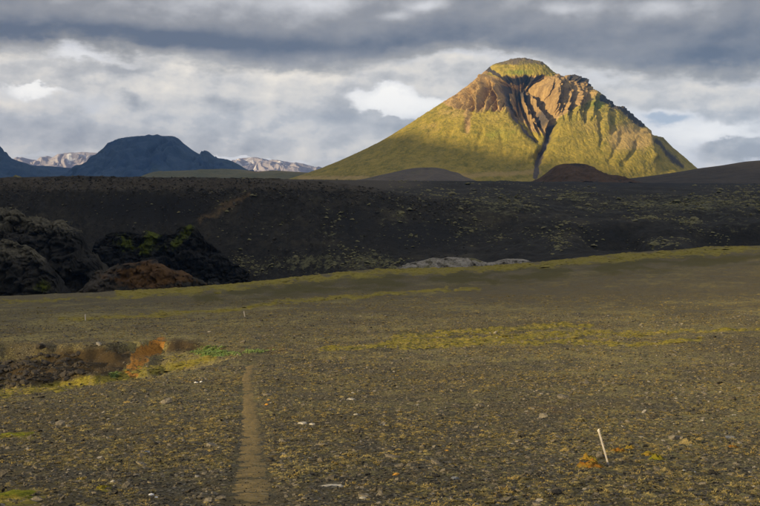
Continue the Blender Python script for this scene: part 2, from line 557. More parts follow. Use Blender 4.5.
def mat_hill(c0, c1, scale, snow=False, patches=None):
    def fn(b):
        P = b.pos()
        n1 = b.noise(P, scale, 6.0, 0.62)
        n2 = b.noise(b.vmul(P, (1.0, 1.0, 0.3)), scale * 5, 6.0, 0.7)
        c = b.mix(b.lin(n1 * 0.5 + n2 * 0.5, 0.35, 0.65), c0, c1)
        if patches:
            for q, (col, lo, hi, sc) in enumerate(patches):
                n = b.noise(b.vadd(P, (q * 371.0, 0, 0)), sc, 5.0, 0.6)
                c = b.mix(b.step(n, lo, hi), c, col)
        if snow:
            c = b.mix(b.step(b.attr('snow') + (n2 - 0.5) * 1.4, 0.52, 0.66), c, (0.70, 0.70, 0.74))
        return c, (n2, 0.5, 0.12 / scale)
    return fn


def mat_moss(c0, c1, scale=14.0, c2=None, rnd=0.6):
    def fn(b):
        P = b.pos()
        n = b.noise(P, scale, 5.0, 0.7)
        c = b.mix(b.lin(n, 0.3, 0.7), c0, c1)
        r = E(b, b.new('ShaderNodeObjectInfo').outputs['Random'])
        if c2:
            c = b.mix(r, c, c2)
        k = b.lin(r, 0, 1, 1.0 - rnd * 0.5, 1.0 + rnd * 0.5)
        return b.scalev(c, k), (n, 0.8, 0.3 / scale)
    return fn


def mat_stone(c0, c1, scale=30.0, pale=None):
    def fn(b):
        r = E(b, b.new('ShaderNodeObjectInfo').outputs['Random'])
        T = b.new('ShaderNodeTexCoord').outputs['Object']
        n = b.noise(T, scale, 5.0, 0.65)
        c = b.mix(r, c0, c1)
        if pale:
            c = b.mix(b.step(r, 0.965, 0.985), c, pale)
        return b.scalev(c, b.lin(n, 0.3, 0.7, 0.65, 1.3)), (n, 0.6, 0.3 / scale)
    return fn


# ================================================================== NEAR GROUND
G_COLS = [-140, 0, 190, 380, 570, 760, 900]
G_Y = [2, 5, 8, 11.5, 15, 20, 30, 40, 60, 80, 110, 140, 170, 200, 230, 260, 300, 360, 460]
_near = [-1.78, -2.12, -2.62, -3.32, -4.0, -4.85, -6.1]
_far = {-140: [381, 353, 333, 314, 302, 300, 303, 312, 325, 345, 365, 380],
        0: [381, 352, 331, 311, 299, 296.5, 300, 308, 320, 340, 360, 380],
        190: [380, 350, 328, 307, 293, 288, 290, 298, 310, 330, 350, 375],
        380: [380, 350, 326, 302, 286, 275.5, 271.5, 274, 283, 300, 330, 365],
        570: [380, 349, 324, 300, 283, 271, 264, 260.5, 259.5, 267, 300, 350],
        760: [378, 346, 321, 297, 279, 266, 256, 249.5, 246, 249, 280, 340],
        900: [377, 345, 319, 295, 277, 263, 252, 245, 241, 243, 270, 330]}
GL = Lattice(G_COLS, G_Y, [_near + list(zat(np.array(_far[c]), np.array(G_Y[7:]))) for c in G_COLS])

# hollow of the little stream on the left: near and far lip by bearing
H_PX = [-140, 0, 60, 110, 160, 200, 235, 262]
H_N = [33.0, 35.0, 37.0, 39.5, 42.5, 47.0, 54.0, 60.0]
H_F = [70.0, 68.0, 66.0, 66.0, 68.0, 66.0, 62.0, 61.0]
H_D = [2.8, 2.7, 2.6, 2.5, 2.1, 1.1, 0.3, 0.0]

PATH = [(250, 520), (252, 506), (251, 480), (251, 450), (251, 425), (250, 405), (248, 390), (247, 378), (250, 368), (256, 360), (262, 353)]
PATH_W = [0.60, 0.58, 0.55, 0.55, 0.54, 0.52, 0.48, 0.45, 0.42, 0.40, 0.34]


def ground_base(x, y):
    z = GL(x, y)
    Y = np.maximum(y, 2.0)
    px = 380.0 + FP * x / Y
    q = np.clip(px, H_PX[0], H_PX[-1])
    n = np.interp(q, H_PX, H_N) + 1.2 * perlin(x * 0.35, y * 0.35, 31) + 0.5 * perlin(x * 1.3, y * 1.3, 32)
    f = np.interp(q, H_PX, H_F) + 3.0 * perlin(x * 0.2, y * 0.2, 33) + 1.2 * perlin(x * 0.8, y * 0.8, 34)
    d = np.interp(q, H_PX, H_D) * (px < H_PX[-1])
    t = (y - n) / np.maximum(f - n, 1.0)
    prof = sst(t, 0.0, 0.2) * (1 - 0.62 * sst(t, 0.3, 0.9) - 0.38 * sst(t, 0.93, 1.0))
    rough = 1.0 + 0.30 * fbm(x * 0.5, y * 0.5, 4, 35) * ((t > 0.1) & (t < 1))
    z = z - d * prof * rough
    # swells
    far = sst(y, 60, 140)
    z = z + far * 0.55 * fbm(x / 38.0, y / 30.0, 3, 41) + sst(y, 18, 40) * 0.10 * fbm(x / 6.0, y / 6.0, 3, 42)
    return z


def hit(px, py, zf=None):
    """where the sight line through a picture point meets the ground"""
    zf = zf or ground_base
    v = (253.0 - py) / FP
    dy, dz, dx = CP + v * SP, -SP + v * CP, (px - 380.0) / FP
    Y = np.exp(np.linspace(math.log(7.0), math.log(420.0), 3000))
    s = Y / dy
    below = (dz * s) < zf(dx * s, Y)
    i = int(np.argmax(below)) if below.any() else len(Y) - 1
    return float(dx * s[i]), float(Y[i])


PW = np.array([hit(a, c) for a, c in PATH])
PW = np.vstack([[PW[0, 0] + 0.05, 3.0], PW])
PWW = np.array([0.6] + PATH_W)
PYS = np.linspace(PW[0, 1], PW[-1, 1], 500)
PCX = pchip(PW[:, 1], PW[:, 0], PYS)
PHW = np.interp(PYS, PW[:, 1], PWW) * 0.5


def path_off(x, y):
    """lateral position on the footpath: 0 in the middle, 1 at the edge"""
    c = np.interp(y, PYS, PCX); w = np.interp(y, PYS, PHW)
    o = np.abs(x - c) / w
    return np.where((y > PYS[0]) & (y < PYS[-1]), o, 9.0)


def ground_z(x, y):
    z = ground_base(x, y)
    k = 1.0 - 0.75 * sst(path_off(x, y), 1.5, 0.7)
    near = sst(y, 75, 30)
    z = z + k * near * (0.020 * fbm(x * 1.6, y * 1.6, 3, 51) + 0.014 * fbm(x * 9.0, y * 9.0, 3, 52))
    z = z + k * sst(y, 25, 60) * (1 - sst(y, 130, 260)) * 0.07 * fbm(x * 0.8, y * 0.8, 4, 53)
    z = z - 0.010 * sst(path_off(x, y), 1.7, 0.7)
    return z


def band(px, py, pts, wid, sy=1.0):
    d, _ = polydist(px, py, pts, sy)
    return np.exp(-(d / wid) ** 2)


def blob(px, py, cx, cy, rx, ry):
    return np.exp(-(((px - cx) / rx) ** 2 + ((py - cy) / ry) ** 2))


def ground_masks(x, y, z):
    px, py = proj(x, y, z)
    py = py + 2.2 * perlin(px / 25.0, py / 8.0, 61) + 1.2 * perlin(px / 7.0, py / 5.0, 62)
    moss = np.maximum.reduce([
        1.25 * band(px, py, [(-60, 398), (0, 393), (60, 386), (110, 378), (160, 369), (190, 363), (212, 358)], 4.5),
        0.95 * band(px, py, [(395, 338), (450, 334), (500, 330), (545, 326.5), (590, 325)], 3.0),
        1.15 * band(px, py, [(380, 343), (440, 341), (500, 338), (560, 335), (610, 331)], 2.6),
        0.95 * band(px, py, [(320, 349), (380, 347), (430, 345), (480, 343), (560, 342), (640, 344), (700, 339)], 2.4),
        0.8 * band(px, py, [(600, 336), (650, 333), (720, 331), (770, 329)], 2.2),
        0.85 * band(px, py, [(120, 293), (190, 290), (260, 283), (330, 276.5), (400, 271), (470, 268), (560, 262), (660, 254), (770, 246)], 4.6),
        0.72 * band(px, py, [(60, 319), (150, 315), (220, 311), (280, 302), (340, 297), (400, 293), (480, 289)], 2.6),
        0.5 * band(px, py, [(0, 302), (80, 299), (150, 296), (220, 292)], 2.0),
        1.1 * blob(px, py, 5, 500, 34, 9), 0.8 * blob(px, py, 14, 436, 26, 5), 0.7 * blob(px, py, 103, 488, 9, 4),
        0.55 * blob(px, py, 185, 357, 26, 5)])
    olive = np.maximum.reduce([
        1.15 * band(px, py, [(200, 297), (250, 293), (330, 286), (400, 281), (480, 278), (560, 272), (660, 264), (770, 257)], 8.0),  # olive moss, with the shade of the swell put into its colour
        0.9 * band(px, py, [(400, 335), (480, 331), (560, 325)], 4.0),
        0.35 * blob(px, py, 40, 335, 120, 10)])
    ochre = np.maximum.reduce([1.9 * band(px, py, [(160, 344), (149, 350), (139, 358), (133, 369)], 7.0) * (0.85 + 0.8 * fbm(px / 6.0, py / 4.0, 3, 66)), 0.4 * blob(px, py, 160, 345, 14, 3),
                               0.6 * blob(px, py, 62, 355, 22, 4), 0.4 * blob(px, py, 15, 386, 14, 3), 0.45 * blob(px, py, 275, 350, 24, 7),
                               0.35 * blob(px, py, 340, 432, 55, 6), 0.42 * blob(px, py, 560, 410, 110, 14)])
    soil = np.maximum.reduce([1.0 * blob(px, py, 95, 362, 70, 16), 0.9 * blob(px, py, 30, 372, 60, 16), 0.8 * blob(px, py, 175, 346, 45, 9),
                              0.5 * blob(px, py, 250, 355, 40, 8)])
    moss = moss * (1.08 + 0.75 * fbm(px / 22.0, py / 4.0, 3, 63))
    olive = olive * (0.7 + 0.9 * fbm(px / 40.0, py / 6.0, 3, 64))
    soil = soil * (py < 393) * (1 - 0.8 * np.clip(ochre, 0, 1) * (px > 110))
    green = np.maximum.reduce([1.0 * blob(px, py, 212, 353, 17, 4), 0.8 * blob(px, py, 115, 375, 8, 4), 0.55 * blob(px, py, 255, 352, 14, 3)])
    dry = 1.2 * sst(py, 420, 380) * sst(py, 290, 320) * 0.4 + 0.5 * sst(px, 380, 600) * sst(py, 370, 430)
    return dict(moss=moss, olive=olive, ochre=ochre, soil=soil, green=green, dry=dry)


M_ground = material('volcanic_gravel_ground', mat_ground)
M_path = material('trodden_path_soil', mat_path)


def build_ground():
    fine = np.linspace(-24.0, 24.0, 860)
    side = np.concatenate([np.linspace(25, 60, 24), np.linspace(66, 294, 34), np.linspace(300, 335, 24)])
    az = np.radians(np.concatenate([fine, side]))
    r = np.concatenate([[0.3], np.geomspace(1.0, 9.5, 24), np.geomspace(9.57, 470.0, 540)])
    R, A = np.meshgrid(r, az, indexing='ij')
    X = R * np.sin(A); Y = R * np.cos(A)
    Z = ground_z(X, Y)
    back = Y < 2.0
    Z = np.where(back, np.minimum(Z, -1.7) * 1.0 + 0.02 * np.minimum(R, 60) * (Y < 0), Z)
    sheet('ground', X, Y, Z, M_ground, ground_masks(X, Y, Z), 'dark volcanic gravel plain with straw moss, foreground', wrap=True)


build_ground()


def build_path():
    n = 420
    ys = np.geomspace(PYS[0], PYS[-1], n)
    s = np.linspace(-1.25, 1.25, 26)
    YY, SS = np.meshgrid(ys, s, indexing='ij')
    XX = np.interp(YY, PYS, PCX) + SS * np.interp(YY, PYS, PHW)
    fade = sst(YY, PYS[-1], PYS[-1] - 12)
    Z = (ground_base(XX, YY) - 0.002 - 0.024 * np.abs(SS) ** 3 - 0.06 * (1 - fade)
         + 0.010 * fbm(XX * 4, YY * 4, 4, 71) + 0.012 * fbm(XX * 1.2, YY * 1.2, 2, 72))
    sheet('path', XX, YY, Z, M_path, None, 'narrow trodden brown footpath running down the gravel slope')


build_path()

# ================================================================== ASH HILLSIDE AND CANYON WALL
A_COLS = [-200, -60, 0, 60, 130, 240, 330, 450, 575, 650, 760, 950]
A_Y = [230, 280, 330, 360, 375, 395, 411, 417, 430, 520, 650, 850, 1200, 2400]
_a = {-200: [345, 330, 305, 290, 262, 222, 190, 181, 179, 179.4, 180, 180.5, 181.5, 184],
      -60: [345, 330, 305, 290, 262, 222, 190, 180.5, 178.5, 179, 179.6, 180.5, 181.5, 184],
      0: [345, 330, 305, 290, 262, 222, 190, 180.5, 178, 179, 179.6, 180.5, 181.5, 184],
      60: [345, 330, 305, 290, 262, 220, 187, 178, 176, 178, 179.4, 180.5, 181.5, 184],
      130: [345, 330, 305, 290, 262, 222, 188, 179.5, 177.6, 178.5, 179.5, 180.5, 181.5, 184],
      240: [345, 330, 305, 288, 262, 222, 190, 181, 178.6, 179, 179.8, 180.5, 181.5, 184],
      330: [340, 322, 298, 280, 258, 224, 196, 187, 183, 180.2, 180, 180.6, 181.8, 184],
      450: [320, 300, 278, 264, 253, 233, 213, 206, 200, 188, 182.5, 181.2, 182, 184],
      575: [300, 275, 258, 250, 243, 228, 217, 214, 210, 197, 189, 183.6, 182.6, 184],
      650: [300, 272, 255, 247, 240, 228, 219, 216, 212, 199, 190.5, 185, 183.2, 185],
      760: [290, 265, 250, 243, 237, 226, 218, 215, 211, 198.5, 191, 186, 184, 186],
      950: [285, 260, 246, 240, 234, 224, 217, 214, 210, 198, 191, 186, 184, 186]}
AL = Lattice(A_COLS, A_Y, [zat(np.array(_a[c]), np.array(A_Y, float)) for c in A_COLS], 240, 700)


def ash_z(x, y):
    px = 380.0 + FP * x / np.maximum(y, 50)
    # warp distances so that the wall runs in and out in spurs and bays
    wl = sst(px, 430, 300)
    yw = y + wl * (12.0 * perlin(x / 60.0, 3.7 + y / 200.0, 81) + 4.0 * perlin(x / 22.0, 1.2 + y / 90.0, 82) + 1.2 * perlin(x / 7.0, y / 30.0, 83)) * sst(y, 300, 345) * sst(y, 560, 470)
    z = AL(x * yw / np.maximum(y, 1), yw)
    wr = sst(px, 380, 520)
    # lumpy lava and ash ground on the right
    z = z + wr * sst(y, 300, 350) * (2.3 * fbm(x / 38.0, y / 34.0, 4, 84) + 0.5 * fbm(x / 8.0, y / 8.0, 3, 85)) * (0.5 + 0.5 * sst(y, 900, 500))
    # two bays with steep walls
    for (c, w, Y0, dep) in ((614, 30, 375, 6.5), (735, 42, 368, 5.5)):
        q = np.exp(-((px - c + 8 * perlin(y / 20, px / 30, 86)) / w) ** 4)
        z = z - q * dep * sst(y, Y0 - 30, Y0 - 8) * sst(y, Y0 + 26, Y0 + 10)
    # rough rock band under the plateau rim and blocks over the slopes
    rim = wl * np.exp(-((yw - 417) / 9.0) ** 2)
    z = z + wl * np.exp(-((yw - 428) / 12.0) ** 2) * (1.1 * blocks(x / 11.0, y / 14.0, 94) + 0.5 * blocks(x / 4.0, y / 5.0, 95))
    z = z + rim * (0.9 * ridged(x / 7.0, y / 5.0, 3, 87) - 1.1)
    z = z + wl * sst(y, 340, 370) * 0.35 * fbm(x / 5.0, y / 5.0, 4, 88) * sst(y, 1200, 600)
    # flutes running down the scree
    z = z + wl * sst(yw, 355, 372) * sst(yw, 416, 405) * 1.3 * ridged(x / 7.0 + 0.5 * perlin(x / 9, y / 30, 93), y / 90.0, 3, 89)
    z = z + sst(y, 430, 480) * 0.5 * fbm(x / 25.0, y / 25.0, 3, 90) * sst(px, 330, 200)
    return z


def ash_masks(x, y, z):
    px, py = proj(x, y, z)
    pyn = py + 3 * perlin(px / 14.0, py / 9.0, 91)
    pxn = px + 4 * perlin(px / 10.0, py / 10.0, 92)
    bare = np.maximum.reduce([0.6 * blob(pxn, pyn, 610, 235, 36, 13), 0.6 * blob(pxn, pyn, 735, 238, 40, 10), 0.9 * blob(pxn, pyn, 420, 235, 60, 22),  # first two patches paint shade into the bays, the others are bare ash
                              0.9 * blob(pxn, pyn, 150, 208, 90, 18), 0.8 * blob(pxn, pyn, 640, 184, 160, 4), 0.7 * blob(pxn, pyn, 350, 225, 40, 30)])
    rim = sst(px, 470, 380) * np.exp(-((pyn - 184) / 7.0) ** 2)
    lichen = np.maximum.reduce([
        0.62 * blob(pxn, pyn, 680, 204, 120, 12), 0.5 * blob(pxn, pyn, 580, 198, 30, 9), 0.55 * blob(pxn, pyn, 690, 222, 26, 7),
        0.55 * blob(pxn, pyn, 500, 205, 60, 16), 0.35 * blob(pxn, pyn, 560, 232, 22, 10), 0.45 * blob(pxn, pyn, 660, 243, 22, 5),
        0.6 * blob(pxn, pyn, 315, 262, 70, 12), 0.62 * blob(pxn, pyn, 370, 262, 36, 12), 0.5 * blob(pxn, pyn, 235, 265, 70, 14),
        0.4 * blob(pxn, pyn, 330, 232, 22, 20), 0.42 * blob(pxn, pyn, 395, 218, 24, 20), 0.35 * blob(pxn, pyn, 470, 232, 40, 16),
        0.35 * blob(pxn, pyn, 735, 215, 60, 30), 0.28 * blob(pxn, pyn, 450, 215, 200, 40)])
    brown = 0.62 * band(pxn, pyn, [(248, 194), (225, 208), (200, 221)], 7.0)
    moss = np.zeros_like(px)
    pale = np.maximum.reduce([0.6 * blob(pxn, pyn, 10, 212, 22, 8), 0.4 * blob(pxn, pyn, 75, 225, 30, 12)])
    zero = np.zeros_like(px)
    return dict(bare=bare, rim=rim, lichen=lichen, brown=brown, moss=moss, pale=pale, orange=zero)


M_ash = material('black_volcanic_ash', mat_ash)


def build_ash():
    az = np.linspace(-230, 980, 560)
    near = np.linspace(232, 440, 210)
    ys = np.concatenate([near, np.geomspace(443, 2400, 110)])
    YY, PP = np.meshgrid(ys, az, indexing='ij')
    XX = (PP - 380) / FP * YY
    ZZ = ash_z(XX, YY)
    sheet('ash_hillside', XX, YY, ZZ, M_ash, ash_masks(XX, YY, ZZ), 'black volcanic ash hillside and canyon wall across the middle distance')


build_ash()


# ------------------------------------------------------------------ free standing landforms, each from its crest line
def crest_form(name, crest, Y, front, back, base_py, mat, label, nx=240, nf=70, nb_=24, power=1.3, rough=0.0, rs=1.0, seed=0,
               ridge=0.0, ridge_s=1.0, attrs=None, bulge=0.0, spread=0.0, crag=None, jag=0.0):
    cx = [p[0] for p in crest]; cy = [p[1] for p in crest]
    px = np.linspace(cx[0], cx[-1], nx)
    top_py = pchip(cx, cy, px)
    if jag:
        top_py = top_py + jag * sst(px, cx[0], cx[0] + 10) * sst(px, cx[-1], cx[-1] - 10) * (blocks(px / 9.0, px * 0 + seed, seed) + 0.2 * blocks(px / 4.5, px * 0 + seed, seed + 1))
    top = zat(top_py, Y)
    t = np.concatenate([-np.linspace(1, 0, nb_ + 1)[:-1], np.linspace(0, 1, nf)])
    T, PX = np.meshgrid(t, px, indexing='ij')
    TOP = np.tile(top, (len(t), 1))
    base = float(zat(base_py, Y))
    hgt = np.maximum(TOP - base, 0)
    k = np.clip(1 - np.abs(T), 0, 1)
    g = np.where(T >= 0, 1 - np.abs(T) ** power * (1 + (power - 1) * 0) , k)
    g = np.where(T >= 0, (1 - sst(T, 0, 1)) * 0.5 + 0.5 * k, g)
    hn = hgt / max(hgt.max(), 1e-6)
    Yp = Y - np.where(T >= 0, T * front * (0.35 + 0.65 * hn ** 0.5), T * back)
    mid = 0.5 * (cx[0] + cx[-1])
    X = (PX - 380) / FP * Y + spread * (PX - mid) / FP * Y * np.abs(T)
    Z = base + hgt * g
    amp = np.clip(np.abs(T) * 6, 0.12, 1) * np.clip(hn * 3, 0, 1)
    if rough:
        Z = Z + amp * rough * fbm(X / rs, Yp / rs, 5, seed)
    if ridge:
        Z = Z + amp * np.clip((1 - np.abs(T)) * 3, 0, 1) * ridge * (ridged(X / ridge_s + 0.6 * perlin(X / ridge_s, Yp / ridge_s, seed + 9), Yp / (ridge_s * 4), 4, seed + 5) - 1.0)
    if crag:
        ca, cs = crag
        zz = Z * 1.35
        rel = blocks(X / cs, zz / cs, seed + 20) + 0.5 * blocks(X / (cs * 0.38), zz / (cs * 0.38), seed + 40) + 0.22 * blocks(X / (cs * 0.16), zz / (cs * 0.16), seed + 60) + 0.5 * fbm(X / (cs * 2), zz / (cs * 2), 3, seed + 80)
        Yp = Yp - ca * np.clip(np.abs(T) * 8, 0.15, 1) * rel
        Z = Z + 0.12 * ca * rel * np.clip(hn * 3, 0, 1)
    Z = Z - 0.02 * (base * 0 + 1) * np.where(np.abs(T) > 0.999, abs(front) * 0.05, 0)
    A = attrs(X, Yp, Z, T, hn) if attrs else None
    return sheet(name, X, Yp, Z, mat, A, label)


def no_masks(**kw):
    def f(X, Y, Z, T, hn):
        px, py = proj(X, Y, Z)
        d = {k: np.zeros_like(px) for k in ('bare', 'rim', 'lichen', 'brown', 'moss', 'pale', 'orange')}
        for k, fn in kw.items():
            d[k] = fn(px, py)
        return d
    return f


# plain that carries the far country to the horizon
def build_plain():
    az = np.radians(np.linspace(-180, 180, 121))[:-1]
    r = np.concatenate([[700.0], np.geomspace(900, 12500, 50)])
    R, A = np.meshgrid(r, az, indexing='ij')
    X, Y = R * np.sin(A), R * np.cos(A)
    Z = np.where(Y > 0, 2.0, -20.0) + 6 * fbm(X / 900, Y / 900, 3, 95) + sst(R, 1500, 3000) * 22 * sst(Y, 500, 2500) - 60 * sst(Y, 1500, 400)
    sheet('plain', X, Y, Z, material('moss_heath_plain', mat_hill((0.05, 0.055, 0.025), (0.11, 0.10, 0.05), 0.01)), None,
          'distant heath plain between the hills', wrap=True)


build_plain()

# brown slope rising to the right edge
crest_form('brown_hill', [(560, 184.5), (600, 181.5), (640, 177), (680, 171.5), (700, 168), (720, 165.5), (745, 161.5), (770, 159.5), (850, 152), (950, 150), (1060, 160)],
           1500, 560, 500, 186.5, material('brown_ash_slope', mat_hill((0.034, 0.030, 0.026), (0.075, 0.062, 0.046), 0.02)),
           'dark brown ash slope rising towards the right edge', rough=2.0, rs=60, seed=101)

# reddish cinder mound
crest_form('cinder_mound', [(532, 182), (538, 178.5), (545, 174), (551, 168.5), (557, 165), (565, 163.6), (575, 163.3), (585, 164.2), (592, 168.0), (597, 171.3), (604, 173.6),
                            (612, 174.6), (618, 175.4), (624, 178.5), (632, 182)],
           1350, 130, 110, 184, material('red_brown_cinder', mat_hill((0.040, 0.027, 0.016), (0.098, 0.060, 0.034), 0.05, patches=[((0.03, 0.024, 0.018), 0.56, 0.66, 0.03)])),
           'reddish brown cinder mound at the foot of the green mountain', rough=2.2, rs=22, seed=111, ridge=1.6, ridge_s=18)

# grey-brown spur at the left foot of the mountain
crest_form('gravel_spur', [(340, 182), (362, 179), (378, 175.5), (392, 172.5), (405, 169.5), (418, 167.8), (432, 167.2), (444, 169), (452, 172), (460, 175.5), (470, 179), (480, 182)],
           2350, 260, 200, 184, material('grey_brown_spur', mat_hill((0.075, 0.062, 0.050), (0.155, 0.125, 0.085), 0.012, patches=[((0.13, 0.12, 0.045), 0.55, 0.7, 0.01)])),
           'low grey brown gravel spur in front of the mountain foot', rough=4, rs=50, seed=121)

# pale gravel bank behind the crest of the plain
crest_form('pale_gravel_bank', [(394, 272), (404, 266), (413, 262), (422, 260.5), (434, 257.8), (441, 258.4), (450, 257), (462, 257.8), (474, 258.6), (484, 261.5), (492, 262.5), (500, 260.2), (508, 258.6), (517, 258.2), (526, 260), (536, 264), (548, 270)],
           300, 34, 16, 279, material('pale_river_gravel', mat_hill((0.13, 0.118, 0.095), (0.36, 0.33, 0.275), 0.35, patches=[((0.085, 0.076, 0.058), 0.5, 0.62, 0.3), ((0.12, 0.11, 0.05), 0.56, 0.66, 0.15)])),
           'pale grey gravel bank behind the crest of the plain', rough=1.2, rs=7, seed=131, nf=90, nx=420, crag=(1.0, 2.2))

M_rockc = material('canyon_rock', mat_ash)
# eroded buttress at the left edge of the canyon: two lobes, one behind the other
crest_form('canyon_buttress', [(-140, 205), (-60, 203), (-10, 206), (14, 209), (30, 217), (40, 215.5), (50, 221), (62, 220.5), (70, 227), (78, 228), (85, 237), (88, 248), (97, 256), (104, 275), (112, 300)],
           330, 34, 20, 305, M_rockc, 'eroded grey brown rock buttress in the canyon at the left edge', nx=320, nf=110, rough=3.0, rs=16, seed=141, jag=3.0, ridge=1.5, ridge_s=14, crag=(5.5, 8.0),
           attrs=no_masks(pale=lambda px, py: 0.62 * sst(py, 250, 218) + 0.12 + 0 * px, moss=lambda px, py: 0.0 * px, brown=lambda px, py: 0.3 + 0 * px))
crest_form('canyon_knoll', [(-140, 240), (-40, 238), (0, 240), (12, 240.5), (20, 245), (30, 247), (38, 255), (45, 258), (50, 268), (56, 274), (62, 300)],
           285, 20, 16, 312, M_rockc, 'rounded olive brown rock knoll above the stream canyon', nx=260, nf=100, rough=2.0, rs=11, seed=151, jag=2.5, ridge=1.0, ridge_s=9, crag=(4.0, 6.0),
           attrs=no_masks(pale=lambda px, py: 0.7 * sst(py, 275, 252) + 0 * px, moss=lambda px, py: 0.85 * blob(px, py, 42, 287, 10, 9), brown=lambda px, py: 0.45 * sst(py, 270, 250)))
crest_form('orange_soil_mound', [(70, 298), (84, 286), (96, 275), (108, 267.5), (122, 263), (138, 261), (152, 262.5), (170, 268), (190, 275.5), (212, 283.5), (238, 291), (266, 299)],
           255, 20, 16, 312, material('rusty_soil', mat_ash), 'rusty orange soil mound in the canyon', nx=200, nf=80, rough=2.0, rs=10, seed=161, jag=2.5, ridge=1.2, ridge_s=8, crag=(1.8, 4.0),
           attrs=no_masks(orange=lambda px, py: 0.12 + 0.85 * blob(px, py, 152, 275, 46, 16) + 0.3 * fbm(px / 12.0, py / 6.0, 3, 165), bare=lambda px, py: 0.9 * sst(px, 125, 104), rim=lambda px, py: 0.8 * sst(px, 130, 112)))
crest_form('mossy_cliff', [(86, 268), (97, 240), (110, 233.5), (122, 231.5), (136, 233), (150, 231.5), (160, 234), (170, 233.5), (178, 230.5), (187, 225.5), (194, 226.5), (200, 233), (208, 241), (220, 252), (232, 261), (248, 272)],
           371, 13, 14, 288, M_rockc, 'dark canyon cliff with bright green moss above the rusty mound', nx=240, nf=80, rough=1.2, rs=8, seed=171, jag=2.5, ridge=0.6, ridge_s=6, crag=(3.4, 5.0),
           attrs=no_masks(bare=lambda px, py: 0.6 + 0 * px, moss=lambda px, py: np.maximum.reduce([1.1 * band(px, py, [(153, 232), (150, 241), (145, 250)], 8), 1.0 * band(px, py, [(190, 228), (183, 236), (174, 245)], 5.5), 0.85 * blob(px, py, 124, 241, 13, 10), 0.6 * blob(px, py, 140, 247, 40, 7)])))


# ================================================================== THE MOUNTAIN
MY = 3300.0
MPX = 521.0
BASE_PY = 186.0
SIL = [(250, 186), (290, 178), (300, 175), (320, 168), (340, 160), (360, 151), (380, 141), (400, 129), (420, 116), (440, 103), (455, 94), (465, 86.5),
       (475, 78.5), (484, 71), (489, 66.5), (493, 64), (500, 62), (510, 59), (521, 57.2), (530, 58.6), (541, 60.6), (545, 62.8), (551, 69), (558, 73), (562, 75.6),
       (565, 75), (572, 74.2), (580, 75.6), (586, 78), (590, 83), (596, 88), (604, 95), (612, 101.5), (620, 105), (628, 109.5), (636, 116), (641, 121),
       (647, 127), (652, 131), (660, 136), (670, 143.5), (680, 152), (690, 161), (698, 168), (706, 174), (730, 186)]


# how far the carving below swells the skyline, so that the uncarved form starts that much lower
SIL_X = [296, 300, 304, 308, 312, 316, 320, 324, 328, 332, 336, 340, 344, 348, 352, 356, 360, 364, 368, 372, 376, 380, 384, 388, 392, 396, 400, 404, 408, 412, 416, 420, 424, 428, 432, 436, 440, 444, 448, 452, 456, 460, 464, 468, 472, 476, 480, 484, 488, 492, 496, 500, 504, 508, 512, 516, 520, 524, 528, 532, 536, 540, 544, 548, 552, 556, 560, 564, 568, 572, 576, 580, 584, 588, 592, 596, 600, 604, 608, 612, 616, 620, 624, 628, 632, 636, 640, 644, 648, 652, 656, 660, 664, 668, 672, 676, 680, 684, 688, 692, 696, 700, 704, 708]
SIL_D = [1.5, 1.3, 1.2, 1.1, 1.2, 1.3, 1.4, 1.4, 1.2, 1.2, 1.2, 1.2, 1.1, 1.0, 1.0, 1.0, 1.1, 1.0, 1.0, 0.9, 1.1, 1.3, 1.5, 1.6, 1.5, 1.5, 1.2, 0.8, 0.6, 0.7, 1.0, 1.0, 0.7, 0.0, 0.2, 0.4, 0.9, 1.3, 1.4, 1.1, 0.5, 0.5, 0.7, 0.7, 0.4, 0.5, 1.0, 0.7, 0.2, -0.0, 0.5, 0.5, 0.3, 0.1, 0.4, 0.9, 0.9, 1.5, 1.3, 1.1, 0.9, 1.3, 2.2, 2.8, 2.5, 1.5, 2.1, 0.8, 0.7, 0.7, 2.1, 2.9, 4.6, 6.8, 6.6, 4.3, 5.3, 7.2, 8.4, 7.5, 5.1, 5.3, 7.1, 8.1, 8.8, 8.7, 9.9, 11.3, 10.6, 8.1, 3.5, 2.9, 4.4, 5.2, 5.0, 4.6, 4.5, 4.4, 4.2, 4.2, 4.7, 5.3, 6.3, 7.1]


